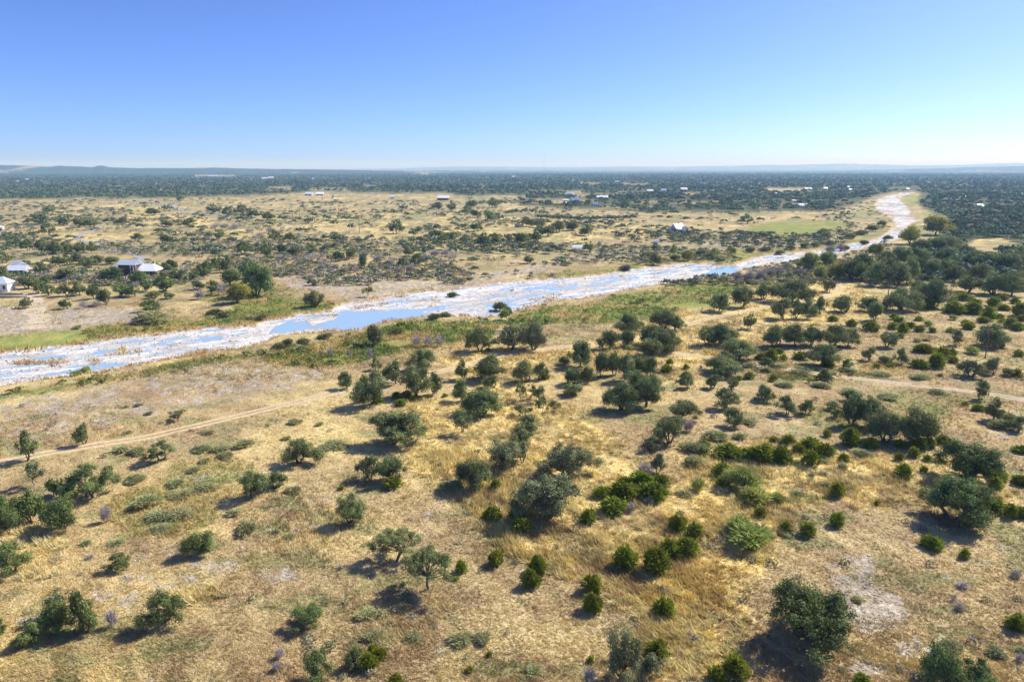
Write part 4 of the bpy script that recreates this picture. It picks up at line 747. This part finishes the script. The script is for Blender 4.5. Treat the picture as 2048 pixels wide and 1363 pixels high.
# the brown house with white metal roofs
r=root_at('house','brown two-storey house with white metal roofs half hidden by oaks','house',262,552)
gable(r,6.2,5.5,3.0,1.9,-5.6,1.5,R(-6),wall='stone',roof='roofg',wins=[('f',-1.2,1.0,1,1.2),('f',1.4,1.0,1,1.2)])
gable(r,8.6,5.6,6.0,1.7,.6,-.3,R(-8),wall='red',roof='roofg',wins=[('f',-2.6,3.6,1,1.4),('f',0,3.6,1,1.4),('f',2.6,3.6,1,1.4),('f',-2,.05,1,2.1),('f',1.4,.9,1.2,1.3),('r',0,3.7,1.2,1.3),('r',0,1.0,1.2,1.3)])
rfA=gable(r,8.6,7.6,3.3,2.3,8.0,1.6,R(4),wall='tan',roof='roofw',hip=2.6,over=1.0,wins=[('f',-3,.05,1.0,2.1),('f',0,.9,1.6,1.4),('f',3,.9,1.6,1.4)])
for px_ in (4.6,7.0,9.6,12.2): obj('porch_post',[box_vf(px_-.1,px_+.1,-3.2,-3.0,0,2.9)],B['wood'],r)
obj('chimney',[box_vf(10.2,10.9,2.4,3.1,4.3,7.0)],B['stone'],rfA); obj('deck',[box_vf(4.4,12.6,-5.0,-2.3,.05,.25)],B['conc'],r); obj('balcony',[box_vf(2.6,5.4,-4.6,-2.9,3.0,3.15)],B['white'],r)
for px_ in (2.7,4.0,5.3): obj('porch_post',[box_vf(px_-.08,px_+.08,-4.55,-4.4,.0,5.6)],B['white'],r)
# cottage and outbuilding
r=root_at('cottage','small long cottage with white metal roof and front porch at far left','house',36,549,R(6))
gable(r,7.8,4.6,2.6,1.8,0,1.2,0,wall='stone',roof='roofw',over=.6,wins=[('f',-2.4,.9,1.1,1.2),('f',0,.05,1,2.0),('f',2.2,.9,1.1,1.2)])
for px_ in (-3.8,-1.3,1.3,3.8): obj('porch_post',[box_vf(px_-.08,px_+.08,-1.7,-1.55,0,2.5)],B['white'],r)
obj('porch_floor',[box_vf(-4.2,4.2,-1.9,-1.25,.0,.2)],B['conc'],r)
r=root_at('shed','small brown shed with pale roof behind the long cottage','shed',38,537,R(-10))
gable(r,4.6,3.8,2.4,1.3,0,0,0,wall='wood',roof='roofg',over=.3,wins=[('f',0,.05,1.4,2.0)])
r=root_at('house','white walled house with blue-grey roof cut by the left edge','house',-8,583,R(12))
gable(r,10,6.5,3.6,2.3,0,2,0,wall='white',roof='roofg',over=.5,hip=3,wins=[('f',3.8,1.0,.9,1.6),('f',1.6,.2,.9,2.2),('f',-.6,.2,.9,2.2),('f',-3,1.0,1,1.4)])
for (u0,v0,ln,lb) in ((22,589,9,'upper stepped stone terrace wall below the white house at the left edge'),(26,595,11,'lower stepped stone terrace wall below the white house at the left edge')):
    r=root_at('terrace_wall',lb,'wall',u0,v0,R(5)); obj('wall_face',[box_vf(-ln/2,ln/2,-.25,.25,-.05,.75)],B['stone'],r); obj('coping',[box_vf(-ln/2-.05,ln/2+.05,-.32,.32,.752,.85)],B['conc'],r)
r=root_at('shed','tiny white gabled shed beside the dirt road at the left edge','shed',3,461,R(15)); gable(r,3.4,3.0,2.6,1.2,0,0,0,wall='white',roof='roofw',over=.2,wins=[('f',0,.05,.9,1.9)])
# steep white house
r=root_at('house','white house with steep bright metal roof alone on the plain','house',1356,464,R(33)); r.scale=(.84,.84,.84)
rfE=gable(r,10.5,9,3.4,4.6,0,1,0,wall='white',roof='roofw',over=.5,wins=[('l',-2.2,1,1.1,1.4),('l',0,.05,1,2.1),('l',2.2,1,1.1,1.4),('l',0,4.3,1.0,1.2),('f',-3,.9,1.1,1.4),('f',3,.9,1.1,1.4)])
gable(r,4.6,5.0,3.0,2.6,3.2,-5.0,R(90),wall='white',roof='roofw',over=.4,wins=[('l',0,.9,1.4,1.4)])
gable(r,5.0,5.2,2.6,2.0,-6.6,2.6,R(90),wall='white',roof='roofg',over=.4)
obj('porch_slab',[box_vf(-9.5,6,-8.6,-3.4,0,.2)],B['conc'],r); obj('chimney',[box_vf(1.2,2.1,.6,1.5,6.5,9.3)],B['stone'],rfE)
# open shelter
r=root_at('shelter','open-sided shelter with pale metal roof beside an oak across the river','shelter',1157,502,R(-18))
gable(r,6.4,4.8,2.5,1.2,0,0,0,roof='roofw',open_=True,over=.5)
for a_ in (-2.9,0,2.9):
    for b_ in (-2.2,2.2): obj('post',[box_vf(a_-.09,a_+.09,b_-.09,b_+.09,0,2.55)],B['wood'],r)
obj('picnic_table',[box_vf(-1,1,-.4,.4,.68,.74),box_vf(-.8,-.7,-.3,.3,0,.68),box_vf(.7,.8,-.3,.3,0,.68),box_vf(-1,1,-.85,-.6,.4,.45),box_vf(-1,1,.6,.85,.4,.45)],B['wood'],r)
# far buildings: u, base v, width px, height px, rotation, wall, roof, label, hip
FAR=[(619,391,15,7,-8,'tan','roofw','left of two far white roofs beyond the open plain'),(640,391,16,7,10,'tan','roofw','right of two far white roofs beyond the open plain'),(666,397,4,7,0,'white','white','tiny white shed just right of the twin far roofs'),
(785,397,8,7,12,'white','roofw','small lone white shed among trees left of the red porch house'),(887,400,23,9,-6,'red','roofw','far house with broad white roof and red porch'),(1204,399,24,8,0,'grey','roofw','long low barn with bright white roof beyond the plain'),
(1140,391,13,8,-20,'white','roofw','white gabled house in trees behind the blue roofs'),(1131,402,12,4,0,'tan','roofw','low white shed left of the double blue roofed house'),(1150,405,18,9,6,'white','blue','house with blue roof behind the dark hedge line'),(1190,412,11,7,4,'white','blue','smaller blue roofed cottage below the long white barn'),
(1300,384,13,5,0,'grey','roofw','narrow pale roof left of the pair of far houses'),(1327,385,11,8,-15,'tan','roofw','white roofed cream house left of the red barn'),(1367,383,14,8,3,'redm','roofw','red barn with white roof on the far plain'),(1424,384,8,4,0,'grey','roofw','small white shed right of the red barn'),
(1554,388,24,3,0,'grey','roofw','very long thin white roof left of the far river bend'),(1615,380,15,5,0,'redm','roofw','white roof on dark red walls above the long thin roof'),(1650,380,9,6,8,'grey','roofw','left small grey-white roof near the far river bend'),(1605,415,21,8,0,'white','roofw','bright white roofed house in the woods left of the green strip'),
(1572,415,8,4,0,'white','roofw','low white roof left of the bright roofed house in the woods'),(1541,415,6,4,5,'white','roofw','small white roof at the left end of the woods row'),(1585,416,4,5,-5,'white','roofw','tiny white shed between low roof and bright roofed house'),(1698,376,12,4,0,'grey','roofw','upper of two white roofs by the far river bend'),(1703,382,14,5,0,'white','roofw','lower of two white roofs by the far river bend'),(1772,372,7,6,-15,'tan','tan','tan house in woods above the far river bend'),
(1640,403,4,4,0,'tan','roofw','tiny pale hut above the bright roofed house in the woods'),(1587,403,8,3,0,'white','roofw','thin white roof above the woods row'),(1958,416,14,8,10,'white','blue','blue roofed white cottage in the right bank woods'),(1900,399,6,4,0,'white','roofw','small white roof in right woods, left one of two'),(1929,396,8,4,0,'white','roofw','small white roof in right woods, right one of two'),
(2040,390,18,4,0,'white','roofw','long white roof in the right woods at the frame edge'),(2045,445,6,4,0,'white','roofw','small white roof at the right frame edge in woods'),(1943,366,6,4,0,'tan','tan','distant cream house in the blue woods at right'),(1743,345,4,3,0,'white','roofw','speck-like white house on the far blue plain'),
(427,355,22,5,0,'tan','roofw','pale wide building on the far left wooded rise'),(409,375,14,5,0,'tan','brown','tan and pink roofed building in the left far woods'),(241,385,6,6,10,'white','roofg','small pale blue gabled house in the left far woods'),(55,361,7,4,0,'white','roofw','right white roof of two in the far left woods'),(37,365,5,4,0,'white','roofw','left white roof of two in the far left woods'),
(530,359,13,4,0,'tan','roofw','cream building at the left end of the far middle woods'),(542,358,10,5,5,'white','roofw','white gabled building right of the cream one in far woods'),(627,361,6,5,0,'tan','roofw','pale house in far woods above the twin roofs'),(738,358,4,5,0,'white','white','small bright white house deep in the far woods'),(594,356,6,4,0,'tan','brown','small tan house in the far woods, middle left'),
(1147,362,5,3,0,'white','roofw','tiny white roof in woods above the blue roofs'),(1234,365,8,3,0,'white','roofw','thin white roof in the far woods at centre'),(1405,370,10,5,0,'white','blue','blue roofed far building right of the red barn'),(1312,352,0,0,0,'','',''),(1027,355,8,3,0,'white','roofw','thin white roof deep in the centre woods'),(1815,379,6,3,0,'tan','roofw','cream roof beside the far river crossing'),
(1315,456,0,0,0,'','','') ,(1312,490,9,5,-25,'grey','roofg','small grey-white hut roof low in scrub near the shelter'),(1322,483,6,2.5,0,'grey','roofw','flat pale slab roof in scrub behind the small hut'),(1035,454,10,7,-10,'stone','brown','small stone hut under oaks left of the hedge line'),(1175,453,6,3,0,'grey','roofw','little pale roof behind the lone round oak below the hedge')]
for (u,v,wp,hp,rz,wl,rf,lb) in FAR:
    if wp==0: continue
    s=S(v); W=wp*s*.93; H=hp*s*.98; H=max(H,2.6); dpt=min(W*.85,15); hw=max(1.6,H*.5); hr=max(.8,H-hw)
    r=root_at('shed' if 'shed' in lb or 'hut' in lb or 'barn' in lb else 'house',lb,'building',u,v,R(rz),'buildings scattered over the far plain')
    gable(r,W,dpt,hw,hr,0,0,0,wall=wl or 'white',roof=rf,over=.3,wins=[('f',-W*.25,.9,1.1,1.2),('f',W*.2,.05,1.1,min(2,hw-.2))] if wp>5 else ())
# poles
def pole(u,vt,vb,label):
    D=depth_at(vb); dep=math.atan2(vb-CV,F_PX)+PITCH; h=(vb-vt)*D/F_PX/math.cos(dep)*1.0; h=min(h,17.5); r=root_at('utility_pole',label,'pole',u,vb,R(20),'power line poles',z=float(hgt(*P(u,vb))[0]))
    rr=.15 if D<250 else .19; V,F=tube([(0,0,-.2),(0,0,h)],[rr,rr*.72],8); obj('shaft',[(V,F)],B['wood'],r)
    obj('crossarm',[box_vf(-1.2,1.2,.16,.28,h-.9,h-.76)],B['wood'],r)
    for q in (-1.1,-.4,.4,1.1):
        V,F=tube([(q,.22,h-.758),(q,.22,h-.5)],[.06,.03],5); obj('insulator',[(V,F)],B['grey'],r)
pole(1772,540,622,'tall utility pole standing left of the round oak clump on the right'); pole(1970,654,716,'utility pole rising through the right edge oak'); 
for u,a,b,lb in ((228,416,447,'utility pole on the far left plain above the grey drive'),(119,502,521,'utility pole behind the left cottage oaks'),(359,414,455,'utility pole left of the grey thicket row in the left plain'),(303,392,412,'utility pole where woods meet the far left road'),(99,452,478,'utility pole beside the small oak near the left dirt road'),(585,411,437,'left pole of a close pair in the middle plain'),(600,415,440,'right pole of a close pair in the middle plain'),(678,410,436,'pole right of the close pair in the middle plain'),
 (719,431,466,'dark short pole with equipment near the dense round juniper oak'),(770,412,432,'pole near the far small white shed'),(853,414,430,'left pole below the far red porch house'),(873,416,435,'right pole below the far red porch house'),(1012,428,446,'pole right of the dark clump in the middle plain'),(1071,478,500,'pole standing in yellow grass below the hedge line')): pole(u,a,b,lb)
# masts
def mast(u,vt,vb,w0,label):
    D=depth_at(vb); h=(vb-vt)*D/F_PX; r=root_at('radio_mast',label,'mast',u,vb); A=[]
    for k in range(3): 
        a=k*2.094; p=(math.cos(a)*w0,math.sin(a)*w0); A.append(tube([(p[0],p[1],0),(p[0],p[1],h)],[.42,.3],5))
    obj('mast_leg',A,B['metal'],r); br=[]
    for i in range(int(h/5)):
        for k in range(3):
            a,b=k*2.094,(k+1)*2.094; br.append(tube([(math.cos(a)*w0,math.sin(a)*w0,i*5),(math.cos(b)*w0,math.sin(b)*w0,i*5+5)],[.18,.18],3))
    obj('lattice_brace',br,B['metal'],r)
    gy=[]
    for k in range(3):
        a=k*2.094+.4
        for f in (.5,.97): gy.append(tube([(math.cos(a)*h*.5,math.sin(a)*h*.5,0),(0,0,h*f)],[.05,.05],3))
    obj('guy_wire',gy,B['metal'],r)
mast(1088,308,348,1.3,'tall thin radio mast rising above the far horizon'); mast(1211,336,349,1.2,'short radio mast below the skyline right of the tall one')
# vehicles in the cottage yard
def pickup(u,v,rz,label):
    r=root_at('pickup_truck',label,'truck',u,v,R(rz),'white vehicles parked by the cottage')
    prof=[(-2.6,.45),(2.55,.45),(2.6,.95),(1.5,1.08),(.85,1.72),(-.55,1.75),(-.75,1.1),(-2.6,1.1)]
    V=[(x,-.92,z) for x,z in prof]+[(x,.92,z) for x,z in prof]; n=8; fs=[tuple(range(n)),tuple(range(2*n-1,n-1,-1))]+[(i,i+n,(i+1)%n+n,(i+1)%n) for i in range(n)]
    poly_obj('body',V,fs,B['white'],r); obj('windscreen',[box_vf(.95,1.2,-.75,.75,1.15,1.5)],B['glass'],r); obj('side_window',[box_vf(-.4,.7,-.94,-.925,1.15,1.6)],B['glass'],r); obj('side_window',[box_vf(-.4,.7,.925,.94,1.15,1.6)],B['glass'],r)
    for x in (-1.7,1.65):
        for y in (-.85,.85): obj('wheel',[(lambda q:(q[0],q[1]))(tube([(x,y-.11,.38),(x,y+.11,.38)],[.38,.38],12))],B['rubber'],r)
pickup(53,549,8,'left white pickup parked between the long cottage and the oak'); pickup(66,551,-12,'right white pickup parked behind the oak near the cottage')
# crossing, marker post
r=root_at('low_bridge','pale low water bridge across the far bend of the river','bridge',1816,384.5); obj('bridge_deck',[box_vf(-22,22,-2,2,.35,1.1)],B['conc'],r)
for x in range(-20,21,8): obj('pier',[box_vf(x-.5,x+.5,-1.6,1.6,-1.2,.349)],B['conc'],r)
r=root_at('marker_post','short white post beside the dirt track where the oaks begin','post',677,792,z=float(hgt(*P(677,792))[0])); V,F=tube([(0,0,-.1),(0,0,1.25)],[.07,.07],8); obj('shaft',[(V,F)],B['white'],r); V,F=tube([(0,0,1.251),(0,0,1.36)],[.09,.03],8); obj('cap',[(V,F)],B['white'],r)
